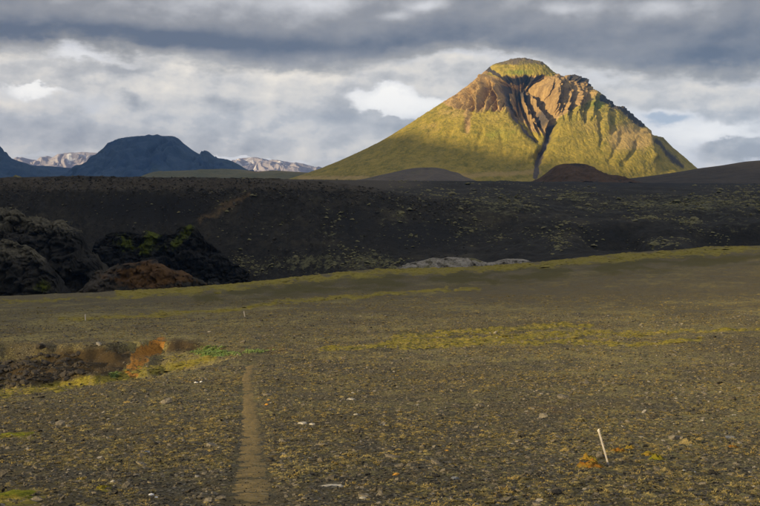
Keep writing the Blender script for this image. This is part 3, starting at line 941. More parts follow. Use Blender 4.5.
def build_mountain():
    sx = np.array([p[0] for p in SIL], float); sy = np.array([p[1] for p in SIL], float)
    sy = sy + np.interp(sx, SIL_X, SIL_D)
    m = FP / MY                                     # pixels per metre at the mountain
    z0 = float(zat(BASE_PY, MY))
    sz = zat(sy, MY) - z0
    L = sx <= MPX; R = sx >= MPX
    rl = (MPX - sx[L])[::-1] / m; zl = sz[L][::-1]
    rr = (sx[R] - MPX) / m; zr = sz[R]
    nt, nr = 900, 330
    th = np.radians(np.concatenate([np.linspace(-112, 112, nt), np.linspace(116, 244, 40)]))
    s = np.linspace(0, 1, nr) ** 0.9
    S_, TH = np.meshgrid(s, th, indexing='ij')
    wR = 0.5 + 0.5 * np.sin(TH); wR = sst(wR, 0.0, 1.0)
    rmax = rl[-1] * (1 - wR) + rr[-1] * wR
    front = np.clip(np.cos(TH), 0, 1)
    # profile on each side, blended by bearing; the front runs out a little shorter
    rho = S_ * rmax
    zL = np.interp(S_ * rl[-1], rl, zl); zR = np.interp(S_ * rr[-1], rr, zr)
    # the blend happens at equal radius in metres near the summit so the cap keeps its shape
    zLm = np.interp(rho, rl, zl); zRm = np.interp(rho, rr, zr)
    zz = zL * (1 - wR) + zR * wR
    zm = zLm * (1 - wR) + zRm * wR
    kk = sst(S_, 0.5, 0.1)
    z = zz * (1 - kk) + zm * kk
    # the summit cap slopes towards the viewer and breaks off in a headwall
    z = z - front ** 1.5 * 34.0 * sst(rho, 20, 105) * sst(rho, 420, 180)
    kf = 1.0 - 0.14 * front
    X = rho * np.sin(TH) * 1.0
    Yf = rho * np.cos(TH) * kf
    # design coordinates as seen from the front (before carving)
    wx = (MPX - 380) / m + X
    px, py = proj(wx, MY - Yf, z0 + z)
    wpx = px + 1.6 * perlin(px / 6.0, py / 9.0, 201) + 0.7 * perlin(px / 2.2, py / 4.0, 202)
    wpy = py + 1.5 * perlin(px / 7.0, py / 7.0, 203)

    def line(pts, amp, w, taper=(0.0, 0.15, 0.85, 1.0)):
        d, f = polydist(wpx, wpy, pts)
        tp = sst(f, taper[0], taper[1]) * sst(f, taper[3], taper[2])
        tp = np.where((f <= 0) | (f >= 1), np.exp(-(d / w) ** 2) * 0 + tp, tp)
        return amp * np.exp(-(d / w) ** 2) * tp

    d = np.zeros_like(px)
    # bowl under the headwall
    xl = np.interp(wpy, [70, 76, 84, 98, 113, 126, 136], [489, 493, 497, 504, 513, 525, 536])
    xr = np.interp(wpy, [70, 82, 100, 116, 126, 136], [551, 547, 549, 557, 558, 551])
    tb = (wpx - xl) / np.maximum(xr - xl, 4.0)
    d -= 84.0 * (0.8 + 0.55 * np.clip(tb, 0, 1)) * sst(tb, -0.03, 0.12) * (1 - sst(tb, 0.90, 1.07)) * np.interp(wpy, [74, 80, 90, 108, 122, 136, 142], [0, 0.75, 1.0, 0.9, 0.55, 0.25, 0.0])
    d += 22.0 * np.exp(-((wpx - xl + 2.5) / 2.8) ** 2) * sst(wpy, 73, 82) * sst(wpy, 120, 104)
    # long gullies
    for pts, a, w in [
        ([(493, 70), (498, 82), (505, 98), (513, 113), (524, 126), (535, 137), (543, 146)], -20, 3.6),
        ([(540, 77), (546, 92), (552, 106), (557, 117), (555, 128), (549, 139), (543, 150), (538, 160), (536, 172)], -22, 3.4),
        ([(528, 84), (534, 100), (541, 115), (549, 128)], -14, 2.6),
        ([(514, 82), (521, 96), (528, 110), (536, 124)], -12, 2.6),
        ([(506, 80), (511, 92), (519, 106)], -9, 2.2),
        ([(563, 80), (562, 92), (561, 104), (560, 116)], -22, 3.0),
        ([(573, 80), (576, 90), (573, 101), (570, 112)], -18, 2.8),
        ([(566, 78), (574, 81), (580, 84)], -9, 3.0),
        ([(583, 88), (585, 100), (584, 112), (586, 124)], -8, 2.0),
        ([(597, 100), (598, 115), (601, 130), (601, 150)], -7, 2.2),
        ([(612, 106), (614, 120), (612, 136)], -6, 2.0),
        ([(545, 147), (530, 160), (515, 170)], -7, 2.4),
        ([(484, 78), (480, 88), (473, 100), (470, 112)], -16, 2.6),
        ([(489, 80), (487, 90), (482, 100), (481, 108)], -14, 2.2),
        ([(478, 82), (470, 92), (463, 101), (458, 108)], -14, 2.4),
        ([(471, 88), (463, 96), (456, 105)], -10, 2.0),
        ([(462, 96), (455, 103), (450, 110)], -9, 2.0),
        ([(494, 84), (493, 95), (495, 104), (497, 110)], -14, 2.4),
        ([(500, 90), (501, 100), (505, 108)], -9, 2.0),
        ([(471, 110), (467, 122), (465, 134)], -7, 2.4),
        ([(440, 118), (432, 130), (420, 142)], -4, 2.2), ([(455, 124), (448, 138), (440, 152)], -4, 2.4), ([(482, 124), (480, 140), (477, 156)], -4, 2.4),
        ([(500, 124), (502, 142), (503, 160)], -4, 2.4), ([(625, 130), (618, 148), (606, 166)], -5, 3.0), ([(640, 140), (632, 155), (620, 168)], -5, 3.0),
        # ribs
        ([(492, 70), (486, 82), (481, 94), (478, 104)], 15, 2.2),
        ([(496, 80), (497, 92), (500, 103), (501, 110)], 10, 1.8),
        ([(504, 86), (508, 97), (514, 108)], 24, 2.0),
        ([(521, 84), (525, 98), (531, 110), (538, 122)], 36, 2.4),
        ([(532, 86), (538, 101), (545, 115), (551, 126)], 44, 2.4),
        ([(512, 100), (516, 108)], 8, 1.8),
        ([(551, 76), (554, 90), (557, 104), (560, 114)], 20, 3.6),
        ([(567, 86), (567, 98), (566, 110)], 11, 2.4),
        ([(578, 84), (579, 96), (578, 108), (579, 122)], 10, 2.4),
        ([(590, 90), (592, 104), (592, 122)], 6, 3.0),
        ([(605, 100), (606, 116), (607, 132)], 5, 3.0),
        ([(475, 84), (467, 95), (461, 104)], 9, 1.8), ([(481, 80), (475, 92), (470, 102)], 10, 1.8),
        ([(465, 92), (458, 101), (452, 109)], 8, 1.8), ([(487, 84), (484, 96), (483, 104)], 8, 1.6),
        # arete between the sunny and the shaded right flank
        ([(640, 126), (646, 134), (649, 142), (652, 152), (658, 162)], 7, 4.5)]:
        d += line(pts, a * (1.9 if pts[0][0] < 506 and pts[0][1] < 100 else 1.5), w)
    # beyond the arete the flank falls back
    d -= 26.0 * sst(wpx, 644, 684) * sst(wpy, 120, 134) * sst(wpy, 184, 164)
    # small scale ribbing: stronger on the crags, faint on the grass
    capw = sst(wpy, 78, 73) * sst(wpx, 484, 492) * sst(wpx, 558, 550)
    d = d * (1 - capw)
    crag = sst(wpy, 116, 100) * sst(wpy, 64, 72) * sst(wpx, 440, 462) * sst(wpx, 640, 600)
    q = (px - MPX) / np.maximum(py - 5.0, 20.0)
    rib = fbm(q * 46.0 + 0.5 * perlin(px / 8, py / 10, 211), py / 22.0, 3, 212)
    def gul(c, per, warp):
        """broad ribs with narrow clefts between them"""
        w = c / per + warp
        t = 2.0 * np.abs(w - np.floor(w + 0.5))
        return 0.45 * t - np.exp(-(t / 0.40) ** 2)
    # left crags: ribs running down to the left; bowl: ribs running down to the right; right crags: nearly straight down
    c1 = px + 0.45 * (py - 70); c2 = px - 0.38 * (py - 80); c3 = px + 0.06 * (py - 80)
    m1 = sst(wpx, 444, 458) * sst(tb, -0.02, -0.10) * sst(wpy, np.interp(wpx, [440, 470, 500], [110, 117, 116]), np.interp(wpx, [440, 470, 500], [100, 104, 103])) * (1 - capw)
    d += m1 * (19.0 * gul(c1, 7.2, 0.35 * perlin(c1 / 9.0, py / 30.0, 242)) + 6.0 * gul(c1, 2.9, 0.4 * perlin(c1 / 5.0, py / 24.0, 243)) + 5.0 * fbm(c1 / 2.5, py / 14.0, 3, 241))
    m2 = sst(tb, 0.10, 0.24) * sst(tb, 1.02, 0.94) * sst(wpy, 80, 92) * sst(wpy, 138, 124)
    d += m2 * (20.0 * gul(c2, 6.6, 0.35 * perlin(c2 / 9.0, py / 30.0, 244)) + 5.0 * gul(c2, 2.8, 0.4 * perlin(c2 / 5.0, py / 24.0, 245)) + 5.0 * fbm(c2 / 2.5, py / 14.0, 3, 248))
    m3 = sst(tb, 0.88, 0.98) * sst(wpx, 600, 586) * sst(wpy, 75, 79) * sst(wpy, 124, 106)
    d += m3 * (15.0 * gul(c3, 7.0, 0.35 * perlin(c3 / 9.0, py / 30.0, 246)) + 6.0 * gul(c3, 3.0, 0.4 * perlin(c3 / 5.0, py / 24.0, 247)) + 4.0 * fbm(c3 / 2.5, py / 14.0, 3, 249))
    bl = 6.5 * blocks(px / 6.0, py / 5.0, 251) + 3.2 * blocks(px / 2.4, py / 2.0, 261)
    d += bl * np.maximum(crag, m3) * (1 - capw)
    d += rib * (0.45 + 4.2 * crag) * (1 - 0.9 * capw) + (1 - capw) * (1 - crag) * (0.35 + 1.1 * sst(perlin(px / 30.0, py / 18.0, 219), -0.2, 0.5)) * ridged(q * 64.0 + 0.8 * perlin(px / 10, py / 12, 217), py / 40.0, 3, 218)
    d += fbm(px / 4.5, py / 4.0, 4, 214) * (0.8 + 2.6 * crag) * (1 - 0.5 * capw) + fbm(px / 16.0, py / 14.0, 3, 215) * 3.0 * (1 - crag)
    # right-hand crags on the skyline
    rc = band(wpx, wpy, [(604, 99), (620, 108), (634, 117), (641, 123)], 5.0)
    d += rc * 7.0 * ridged(px / 5.0, py / 4.0, 3, 216) * 0.6
    rc2 = band(wpx, wpy, [(574, 77), (582, 79), (588, 83)], 3.4)
    d += rc2 * 7.0
    d *= np.clip(front * 2.2, 0.0, 1.0)
    d = d * (np.cos(TH) > 0)
    X2 = X + d * np.sin(TH); Y2 = Yf + d * np.cos(TH)
    z2 = z + 0.22 * d
    # headwall: a small cliff where the cap ends
    hw = polydist(wpx, wpy, [(489, 68), (495, 73), (502, 76.5), (512, 77.5), (524, 76.5), (536, 77), (545, 75), (551, 73)])[0]
    z2 = z2 - 5.0 * sst(rho, 85, 130) * np.exp(-(hw / 4.0) ** 2) * front
    # nicks on the skyline
    z2 = z2 + 2.2 * fbm(X / 14.0, Yf / 14.0, 3, 221) * sst(z, 90, 220) + 1.2 * fbm(X / 6.0, Yf / 6.0, 2, 222)
    z2 = z2 + capw * 1.3 * fbm(X / 24.0, Yf / 16.0, 3, 223)
    z2 = z2 + 7.0 * rc * np.clip(ridged(X / 16.0, Yf / 16.0, 2, 224) - 0.6, 0, 1)
    wx2 = (MPX - 380) / m + X2
    wy2 = MY - Y2
    Zw = z0 + z2
    # masks
    ppx, ppy = px, py
    mm = perlin(ppx / 9.0, ppy / 6.0, 231) * 3
    edge = np.interp(ppx, [430, 450, 470, 490, 505, 520, 535, 548, 560, 575, 590, 610, 630, 645], [98, 108, 113, 111, 109, 117, 128, 134, 118, 108, 104, 112, 122, 126])
    cap = sst(ppy, 77, 74) * (ppx > 488) * (ppx < 556)
    rock = sst(ppy + mm, edge + 3, edge - 5) * (1 - cap) * (0.35 + 0.65 * sst(ppx, 604, 570))
    scap = 0.62 * sst(ppy + 0.5 * mm, 68, 63) * (ppx > 486) * (ppx < 556)
    rock = np.maximum(rock, 0.45 * sst(ppy, 65, 60) * (ppx > 486) * (ppx < 556) + 0.3 * sst(ppx, 536, 546) * (ppy < 74) * (ppx < 560)) + 0.9 * blob(ppx, ppy, 467, 124, 4, 12)
    scree = np.maximum.reduce([band(wpx, wpy, [(556, 122), (549, 138), (542, 152), (537, 166), (536, 176)], 3.0), 0.85 * band(wpx, wpy, [(498, 82), (505, 98), (513, 113), (524, 126), (536, 138)], 2.4),
                               0.8 * blob(wpx, wpy, 524, 88, 16, 9), 0.8 * blob(wpx, wpy, 545, 116, 7, 14), 0.4 * blob(wpx, wpy, 492, 95, 10, 12), scap])
    crag_shade = np.maximum.reduce([rc * 1.1, rc2 * 1.2, band(wpx, wpy, [(489, 68), (495, 73), (502, 76.5), (512, 77.5), (524, 76.5), (536, 77), (544, 75.5)], 1.6) * 1.2,
                             0.9 * blob(wpx, wpy, 488, 70, 3.5, 4), 0.7 * band(wpx, wpy, [(660, 140), (675, 152), (690, 164)], 5.0), 0.6 * blob(wpx, wpy, 655, 142, 6, 9), 0.42 * sst(wpx, 652, 662) * sst(wpy, 166, 150)])  # last three terms paint shade into the right flank's colour
    tan = np.maximum.reduce([1.0 * blob(ppx, ppy, 630, 138, 28, 17), 0.6 * blob(ppx, ppy, 455, 112, 26, 9), 0.45 * blob(ppx, ppy, 590, 125, 30, 20), 0.7 * band(ppx, ppy, [(300, 178), (420, 178), (540, 172)], 4.0),  # first term puts the right flank's sunlit gold into the colour
                             0.55 * blob(ppx, ppy, 555, 95, 8, 18), 0.45 * blob(ppx, ppy, 430, 128, 30, 10)])
    lush = np.maximum.reduce([0.8 * blob(ppx, ppy, 596, 103, 11, 12), 0.55 * blob(ppx, ppy, 500, 135, 34, 16), 0.7 * blob(ppx, ppy, 520, 72, 24, 4), 0.4 * blob(ppx, ppy, 590, 160, 40, 10), 0.35 * blob(ppx, ppy, 400, 155, 60, 14)])
    sheet('mountain', wx2, wy2, Zw, material('grassy_volcanic_mountain', mat_mountain), dict(rock=rock, scree=scree, crag=crag_shade, tan=tan, lush=lush),
          'steep green and ochre volcanic mountain with gullied crags and flat summit', wrap=True)


build_mountain()

# ================================================================== FAR HILLS
crest_form('grassy_hills', [(120, 184), (145, 175.5), (160, 171.5), (185, 170.2), (215, 169), (240, 169.5), (258, 171.5), (275, 170.5), (300, 172), (330, 175), (360, 184)],
           4700, 700, 500, 188, material('far_grass', mat_hill((0.09, 0.095, 0.035), (0.20, 0.17, 0.07), 0.002, patches=[((0.24, 0.15, 0.06), 0.56, 0.66, 0.002)])),
           'low grassy hills with tan patches behind the ash plateau', rough=12, rs=160, seed=301)
M_blue = material('hazed_far_rock', mat_hill((0.028, 0.056, 0.110), (0.075, 0.115, 0.155), 0.003, patches=[((0.060, 0.088, 0.075), 0.54, 0.68, 0.002)]))  # far rock with the blue of the haze put into its colour
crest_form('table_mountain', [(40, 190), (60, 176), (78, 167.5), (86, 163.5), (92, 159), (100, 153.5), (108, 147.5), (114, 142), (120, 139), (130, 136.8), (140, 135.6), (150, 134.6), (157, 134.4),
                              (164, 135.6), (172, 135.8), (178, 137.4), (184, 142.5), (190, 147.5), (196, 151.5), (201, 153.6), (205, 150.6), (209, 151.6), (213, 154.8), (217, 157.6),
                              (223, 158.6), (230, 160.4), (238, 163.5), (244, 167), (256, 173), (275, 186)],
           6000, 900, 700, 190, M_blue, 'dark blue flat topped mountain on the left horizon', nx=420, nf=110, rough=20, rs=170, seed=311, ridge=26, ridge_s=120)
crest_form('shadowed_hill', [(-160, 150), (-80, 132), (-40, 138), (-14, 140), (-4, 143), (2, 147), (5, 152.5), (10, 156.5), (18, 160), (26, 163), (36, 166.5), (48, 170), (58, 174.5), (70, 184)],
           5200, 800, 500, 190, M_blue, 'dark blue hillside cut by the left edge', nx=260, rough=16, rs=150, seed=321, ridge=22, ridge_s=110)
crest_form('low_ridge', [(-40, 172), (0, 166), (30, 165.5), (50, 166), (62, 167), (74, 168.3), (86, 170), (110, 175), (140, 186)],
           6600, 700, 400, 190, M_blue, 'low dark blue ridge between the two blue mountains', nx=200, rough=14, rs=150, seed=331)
M_snow = material('hazed_snow_rock', mat_hill((0.34, 0.31, 0.35), (0.42, 0.39, 0.42), 0.002, snow=True))  # rock paled towards the sky: extra haze put into its colour


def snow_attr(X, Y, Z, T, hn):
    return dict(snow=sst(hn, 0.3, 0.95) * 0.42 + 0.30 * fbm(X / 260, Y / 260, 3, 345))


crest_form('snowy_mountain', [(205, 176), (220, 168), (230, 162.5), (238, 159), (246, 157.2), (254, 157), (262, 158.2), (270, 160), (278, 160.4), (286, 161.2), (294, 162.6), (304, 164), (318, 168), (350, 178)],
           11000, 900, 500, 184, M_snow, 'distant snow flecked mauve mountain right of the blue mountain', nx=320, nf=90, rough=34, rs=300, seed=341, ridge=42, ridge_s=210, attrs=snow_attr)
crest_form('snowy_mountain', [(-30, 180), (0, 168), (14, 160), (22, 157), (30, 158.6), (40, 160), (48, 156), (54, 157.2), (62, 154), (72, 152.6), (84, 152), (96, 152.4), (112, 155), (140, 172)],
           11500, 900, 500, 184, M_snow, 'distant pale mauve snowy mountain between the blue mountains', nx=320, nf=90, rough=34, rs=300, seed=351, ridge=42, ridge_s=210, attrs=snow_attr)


# added unseen ridge left of view, shaped to shade the valley and mountain foot
def build_shade_ridge():
    line = np.array([(-2000, -4800), (-2080, -3000), (-2130, -1900), (-2145, -1655), (-2155, -1530), (-2185, -800), (-2250, 0), (-2420, 1700), (-2640, 3000), (-3080, 4600), (-3700, 6200), (-4500, 8000)], float)
    hg = np.array([180, 190, 220, 290, 610, 660, 725, 735, 740, 790, 800, 560], float)  # heights set for the shade; the low end leaves the foreground sunlit
    n = 520
    t = np.linspace(0, len(line) - 1, n)
    k = np.arange(len(line))
    lx, ly, h = pchip(k, line[:, 0], t), pchip(k, line[:, 1], t), pchip(k, hg, t)
    s = np.linspace(-1, 1, 70)
    SS, LX = np.meshgrid(s, lx, indexing='ij')
    LY = np.tile(ly, (70, 1)); HH = np.tile(h, (70, 1))
    wd = 820.0
    X = LX + SS * wd; Y = LY + SS * 60
    prof = (1 - np.abs(SS)) ** 1.15
    crest = HH + 20 * fbm(LX * 0 + LY / 420.0, LX * 0, 4, 361) * sst(LY, -1300, -700)
    Z = -20 + crest * prof + 30 * fbm(X / 220, Y / 220, 4, 362) * np.clip(np.abs(SS) * 5, 0, 1) * np.clip((1 - np.abs(SS)) * 4, 0, 1)
    sheet('shade_ridge', X, Y, Z, material('shade_ridge_rock', mat_hill((0.04, 0.045, 0.025), (0.10, 0.09, 0.05), 0.004)), None, 'added out-of-view ridge that shades the valley')


build_shade_ridge()

# ------------------------------------------------------------------ evening air
def build_haze():
    x0, x1, y0, y1, z0, z1 = -13500, 13500, -13500, 13500, -140, 1000
    co = np.array([(x, y, z) for z in (z0, z1) for y in (y0, y1) for x in (x0, x1)], float)
    f = np.array([(0, 2, 3, 1), (4, 5, 7, 6), (0, 1, 5, 4), (2, 6, 7, 3), (0, 4, 6, 2), (1, 3, 7, 5)])
    mt = bpy.data.materials.new('air_haze'); mt.use_nodes = True
    nt = mt.node_tree; nt.nodes.clear()
    o = nt.nodes.new('ShaderNodeOutputMaterial'); v = nt.nodes.new('ShaderNodeVolumePrincipled')
    v.inputs['Color'].default_value = (0.18, 0.43, 1.0, 1)
    v.inputs['Density'].default_value = 3.8e-5
    nt.links.new(v.outputs[0], o.inputs['Volume'])
    ob = bpy.data.objects.new('haze', mesh_np('haze', co, f, mt, False))
    link(ob, 'thin blue evening haze over the whole valley', kind='stuff')


build_haze()


# ================================================================== SCATTERED STONES AND LOW PLANTS
def ico(sub):
    import bmesh
    bm = bmesh.new(); bmesh.ops.create_icosphere(bm, subdivisions=sub, radius=1.0)
    co = np.array([v.co[:] for v in bm.verts]); f = np.array([[v.index for v in p.verts] for p in bm.faces])
    bm.free()
    return co, f


def stone_mesh(name, mat, sub=2, seed=0, flat=0.6, stretch=1.3, facets=9, smooth=False):
    co, f = ico(sub)
    r = np.random.default_rng(seed)
    # knock planes off a ball, the way stones break, then roughen
    for _ in range(facets):
        n = r.normal(size=3); n /= np.linalg.norm(n)
        h = r.uniform(0.55, 0.9)
        dd = co @ n - h
        co = co - np.outer(np.clip(dd, 0, None), n) * 0.92
    co += 0.05 * r.normal(size=co.shape)
    co *= np.array([stretch, 1.0, flat])
    return mesh_np(name, co, f, mat, smooth)


def cushion_mesh(name, mat, seed=0, nr=6, nc=14, hgt=0.45, rough=0.22):
    """a low mossy cushion: an irregular dome that runs out flat at its edge"""
    r = np.random.default_rng(seed)
    R, A = np.meshgrid(np.linspace(0, 1, nr), np.linspace(0, 2 * math.pi, nc + 1)[:-1], indexing='ij')
    out = 1 + 0.38 * perlin(np.cos(A) * 1.3 + seed * 3.1, np.sin(A) * 1.3, seed) + 0.25 * perlin(np.cos(A) * 3 + seed, np.sin(A) * 3, seed + 1)
    X, Y = R * np.cos(A) * out, R * np.sin(A) * out
    Z = hgt * (1 - R ** 2.2) * (1 + rough * 2.2 * perlin(X * 2.3 + seed, Y * 2.3, seed + 2)) + rough * 0.5 * perlin(X * 6, Y * 6, seed + 3) * (1 - R ** 4) - 0.06
    co = np.stack([X.ravel(), Y.ravel(), Z.ravel()], 1)
    return mesh_np(name, co, orient_up(co, grid_faces(nr, nc, True)), mat, True)


def tuft_mesh(name, mat, seed=0, blades=26, hgt=0.55, lean=0.8):
    """a small clump of curved dry blades"""
    r = np.random.default_rng(seed)
    co, f = [], []
    for i in range(blades):
        a = r.uniform(0, 2 * math.pi); d = abs(r.normal(0, 0.33))
        bx, by = d * math.cos(a), d * math.sin(a)
        a2 = a + r.normal(0, 0.9); h = hgt * r.uniform(0.5, 1.15); ln = lean * r.uniform(0.2, 1.0) * (0.4 + d)
        w = 0.075 * r.uniform(0.7, 1.4)
        tx, ty = -math.sin(a2) * w, math.cos(a2) * w
        mx, my = bx + math.cos(a2) * ln * 0.35, by + math.sin(a2) * ln * 0.35
        ex, ey = bx + math.cos(a2) * ln, by + math.sin(a2) * ln
        k = len(co)
        co += [(bx - tx, by - ty, -0.05), (bx + tx, by + ty, -0.05), (mx + tx * .8, my + ty * .8, h * .7), (mx - tx * .8, my - ty * .8, h * .7), (ex, ey, h * r.uniform(.75, 1.0))]
        f += [(k, k + 1, k + 2), (k, k + 2, k + 3), (k + 3, k + 2, k + 4)]
    return mesh_np(name, np.array(co), np.array(f), mat, False)


def scatter(name, label, pts, scl, rotz, protos, tilt=0.15, squash=None):
    """one countless mass: instances of a few small meshes on given points"""
    n = len(pts)
    me = bpy.data.meshes.new(name)
    me.vertices.add(n); me.vertices.foreach_set('co', np.ascontiguousarray(pts, np.float32).ravel())
    r = np.random.default_rng(n)
    rot = np.stack([r.normal(0, tilt, n), r.normal(0, tilt, n), rotz], 1)
    at = me.attributes.new('rot', 'FLOAT_VECTOR', 'POINT'); at.data.foreach_set('vector', np.ascontiguousarray(rot, np.float32).ravel())
    sv = np.stack([scl, scl, scl * (squash if squash is not None else 1.0)], 1)
    at = me.attributes.new('scl', 'FLOAT_VECTOR', 'POINT'); at.data.foreach_set('vector', np.ascontiguousarray(sv, np.float32).ravel())
    at = me.attributes.new('pick', 'INT', 'POINT'); at.data.foreach_set('value', r.integers(0, len(protos), n).astype(np.int32))
    o = bpy.data.objects.new(name, me)
    ng = bpy.data.node_groups.new(name + '_scatter', 'GeometryNodeTree')
    ng.interface.new_socket('Geometry', in_out='INPUT', socket_type='NodeSocketGeometry')
    ng.interface.new_socket('Geometry', in_out='OUTPUT', socket_type='NodeSocketGeometry')
    N = ng.nodes; L = ng.links
    gi, go = N.new('NodeGroupInput'), N.new('NodeGroupOutput')
    ip = N.new('GeometryNodeInstanceOnPoints'); jn = N.new('GeometryNodeJoinGeometry')
    for k, pm in reversed(list(enumerate(protos))):
        po = bpy.data.objects.new(name + '_piece', pm)
        oi = N.new('GeometryNodeObjectInfo'); oi.inputs['Object'].default_value = po
        oi.inputs['As Instance'].default_value = True
        L.new(oi.outputs['Geometry'], jn.inputs[0])

    def named(nm, ty):
        q = N.new('GeometryNodeInputNamedAttribute'); q.data_type = ty; q.inputs['Name'].default_value = nm
        return q.outputs['Attribute']
    m2p = N.new('GeometryNodeMeshToPoints')
    L.new(gi.outputs[0], m2p.inputs[0]); L.new(m2p.outputs[0], ip.inputs['Points'])
    L.new(jn.outputs[0], ip.inputs['Instance'])
    ip.inputs['Pick Instance'].default_value = True
    L.new(named('pick', 'INT'), ip.inputs['Instance Index'])
    e2r = N.new('FunctionNodeEulerToRotation'); L.new(named('rot', 'FLOAT_VECTOR'), e2r.inputs[0])
    L.new(e2r.outputs[0], ip.inputs['Rotation'])
    L.new(named('scl', 'FLOAT_VECTOR'), ip.inputs['Scale'])
    L.new(ip.outputs[0], go.inputs[0])
    md = o.modifiers.new('scatter', 'NODES'); md.node_group = ng
    link(o, label, kind='stuff')
    return o


def wedge(n, r0, r1, power, half=21.5):
    """random ground points in the wedge ahead, thinning out with distance"""
    u = RNG.random(n); k = 2.0 - power
    r = (r0 ** k + u * (r1 ** k - r0 ** k)) ** (1 / k)
    a = np.radians(RNG.uniform(-half, half, n))
    return r * np.sin(a), r * np.cos(a), r


M_stone = material('basalt_pebbles', mat_stone((0.034, 0.031, 0.026), (0.235, 0.205, 0.155), 2.0, (0.33, 0.30, 0.25)), rough=0.85)
M_straw = material('dry_straw_moss', mat_moss((0.16, 0.130, 0.050), (0.42, 0.36, 0.16), 30.0, (0.20, 0.145, 0.05)))
M_moss = material('yellow_green_moss', mat_moss((0.13, 0.112, 0.018), (0.36, 0.30, 0.045), 8.0, (0.19, 0.15, 0.04)))
M_green = material('fresh_green_grass', mat_moss((0.12, 0.17, 0.05), (0.30, 0.40, 0.16), 8.0))
M_olive = material('pale_olive_cushions', mat_moss((0.095, 0.093, 0.042), (0.30, 0.28, 0.14), 1.2, (0.12, 0.108, 0.06)))
STONES = [stone_mesh('pebble', M_stone, 1, 400 + i, flat=random.uniform(.4, .75), stretch=random.uniform(1.0, 1.7)) for i in range(7)]
TUFTS = [tuft_mesh('dry_tuft', M_straw, 420 + i, 26, random.uniform(.35, .6)) for i in range(4)] + \
        [tuft_mesh('dry_mat', M_straw, 424 + i, 44, 0.26, 1.5) for i in range(4)] + [cushion_mesh('dry_cushion', M_straw, 430 + i, 7, 15, 0.34, 0.55) for i in range(2)]


def build_scatter():
    # gravel
    x, y, r = wedge(85000, 9.3, 95, 1.55)
    po = path_off(x, y)
    keep = (po > 0.8 + 0.4 * RNG.random(len(x))) | (RNG.random(len(x)) < 0.22)
    x, y, r, po = x[keep], y[keep], r[keep], po[keep]
    sz = np.exp(RNG.normal(math.log(0.0125), 0.5, len(x))) * (r / 12.0) ** 0.45
    sz = np.where(po < 1.1, np.minimum(sz, 0.012), np.clip(sz, 0.006, 0.09))
    big = RNG.random(len(x)) < 0.012
    sz = np.where(big & (po > 1.1), sz * RNG.uniform(1.8, 3.2, len(x)), sz)
    z = ground_z(x, y) + sz * 0.15
    z = np.where(po < 1.0, ground_base(x, y), z)
    scatter('gravel', 'dark loose volcanic gravel strewn over the plain', np.stack([x, y, z], 1), sz, RNG.uniform(0, 6.28, len(x)), STONES, 0.3)
    # dry straw coloured moss and grass, in loose patches
    x, y, r = wedge(90000, 9.3, 120, 1.4)
    dens = 0.42 + 0.75 * fbm(x / 1.6, y / 2.6, 3, 441) + 0.6 * fbm(x / 7.0, y / 9.0, 2, 442)
    po = path_off(x, y)
    msk = ground_masks(x, y, ground_z(x, y))
    keep = (RNG.random(len(x)) < np.clip(dens, 0.03, 1)) & (po > 0.85 + 0.5 * RNG.random(len(x))) & (msk['soil'] < 0.35)
    x, y, r = x[keep], y[keep], r[keep]
    sz = np.exp(RNG.normal(math.log(0.037), 0.42, len(x))) * (r / 12.0) ** 0.35
    sz = np.minimum(sz, 0.085 * (r / 12.0) ** 0.4)
    scatter('dry_moss', 'tufts of straw coloured moss and grass among the gravel', np.stack([x, y, ground_z(x, y)], 1), sz, RNG.uniform(0, 6.28, len(x)), TUFTS, 0.12, squash=0.75)
    # yellow green moss along the damp lines
    x, y, r = wedge(230000, 9.3, 275, 0.75)
    z = ground_z(x, y)
    msk = ground_masks(x, y, z)
    keep = RNG.random(len(x)) < np.clip(msk['moss'] - 0.2, 0, 0.8) * 0.8 * (0.35 + 0.65 * sst(y, 160, 60))
    x, y, r, z = x[keep], y[keep], r[keep], z[keep]
    sz = np.exp(RNG.normal(math.log(0.048), 0.45, len(x))) * (r / 12.0) ** 0.55
    MM = [cushion_mesh('moss_cushion', M_moss, 450 + i, 6, 12, 0.42) for i in range(5)]
    scatter('yellow_moss', 'yellow green moss growing along the damp lines of the plain', np.stack([x, y, z], 1), sz, RNG.uniform(0, 6.28, len(x)), MM, 0.1, squash=0.55)
    # fresh grass by the stream
    pts = []
    for (cx, cy, rx, ry, n) in ((210, 353, 15, 3.0, 330), (115, 376, 6, 3, 60), (255, 352, 12, 1.5, 50), (230, 354, 10, 2, 50)):
        for _ in range(n):
            g0, g1 = RNG.normal(0, 0.5, 2)
            pts.append(hit_fast(cx + g0 * rx, cy + g1 * ry))
    pts = np.array(pts)
    scatter('stream_grass', 'bright green grass in the damp head of the hollow', np.stack([pts[:, 0], pts[:, 1], ground_z(pts[:, 0], pts[:, 1])], 1),
            RNG.uniform(0.07, 0.19, len(pts)), RNG.uniform(0, 6.28, len(pts)), [tuft_mesh('green_tuft', M_green, 470 + i, 30, 0.7) for i in range(3)])


_HY = np.exp(np.linspace(math.log(8.0), math.log(300.0), 700))


def hit_fast(px, py, zf=None):
    v = (253.0 - py) / FP
    dy, dz, dx = CP + v * SP, -SP + v * CP, (px - 380.0) / FP
    s = _HY / dy
    below = (dz * s) < (zf or ground_base)(dx * s, _HY)
    i = int(np.argmax(below)) if below.any() else len(_HY) - 1
    return float(dx * s[i]), float(_HY[i])


build_scatter()


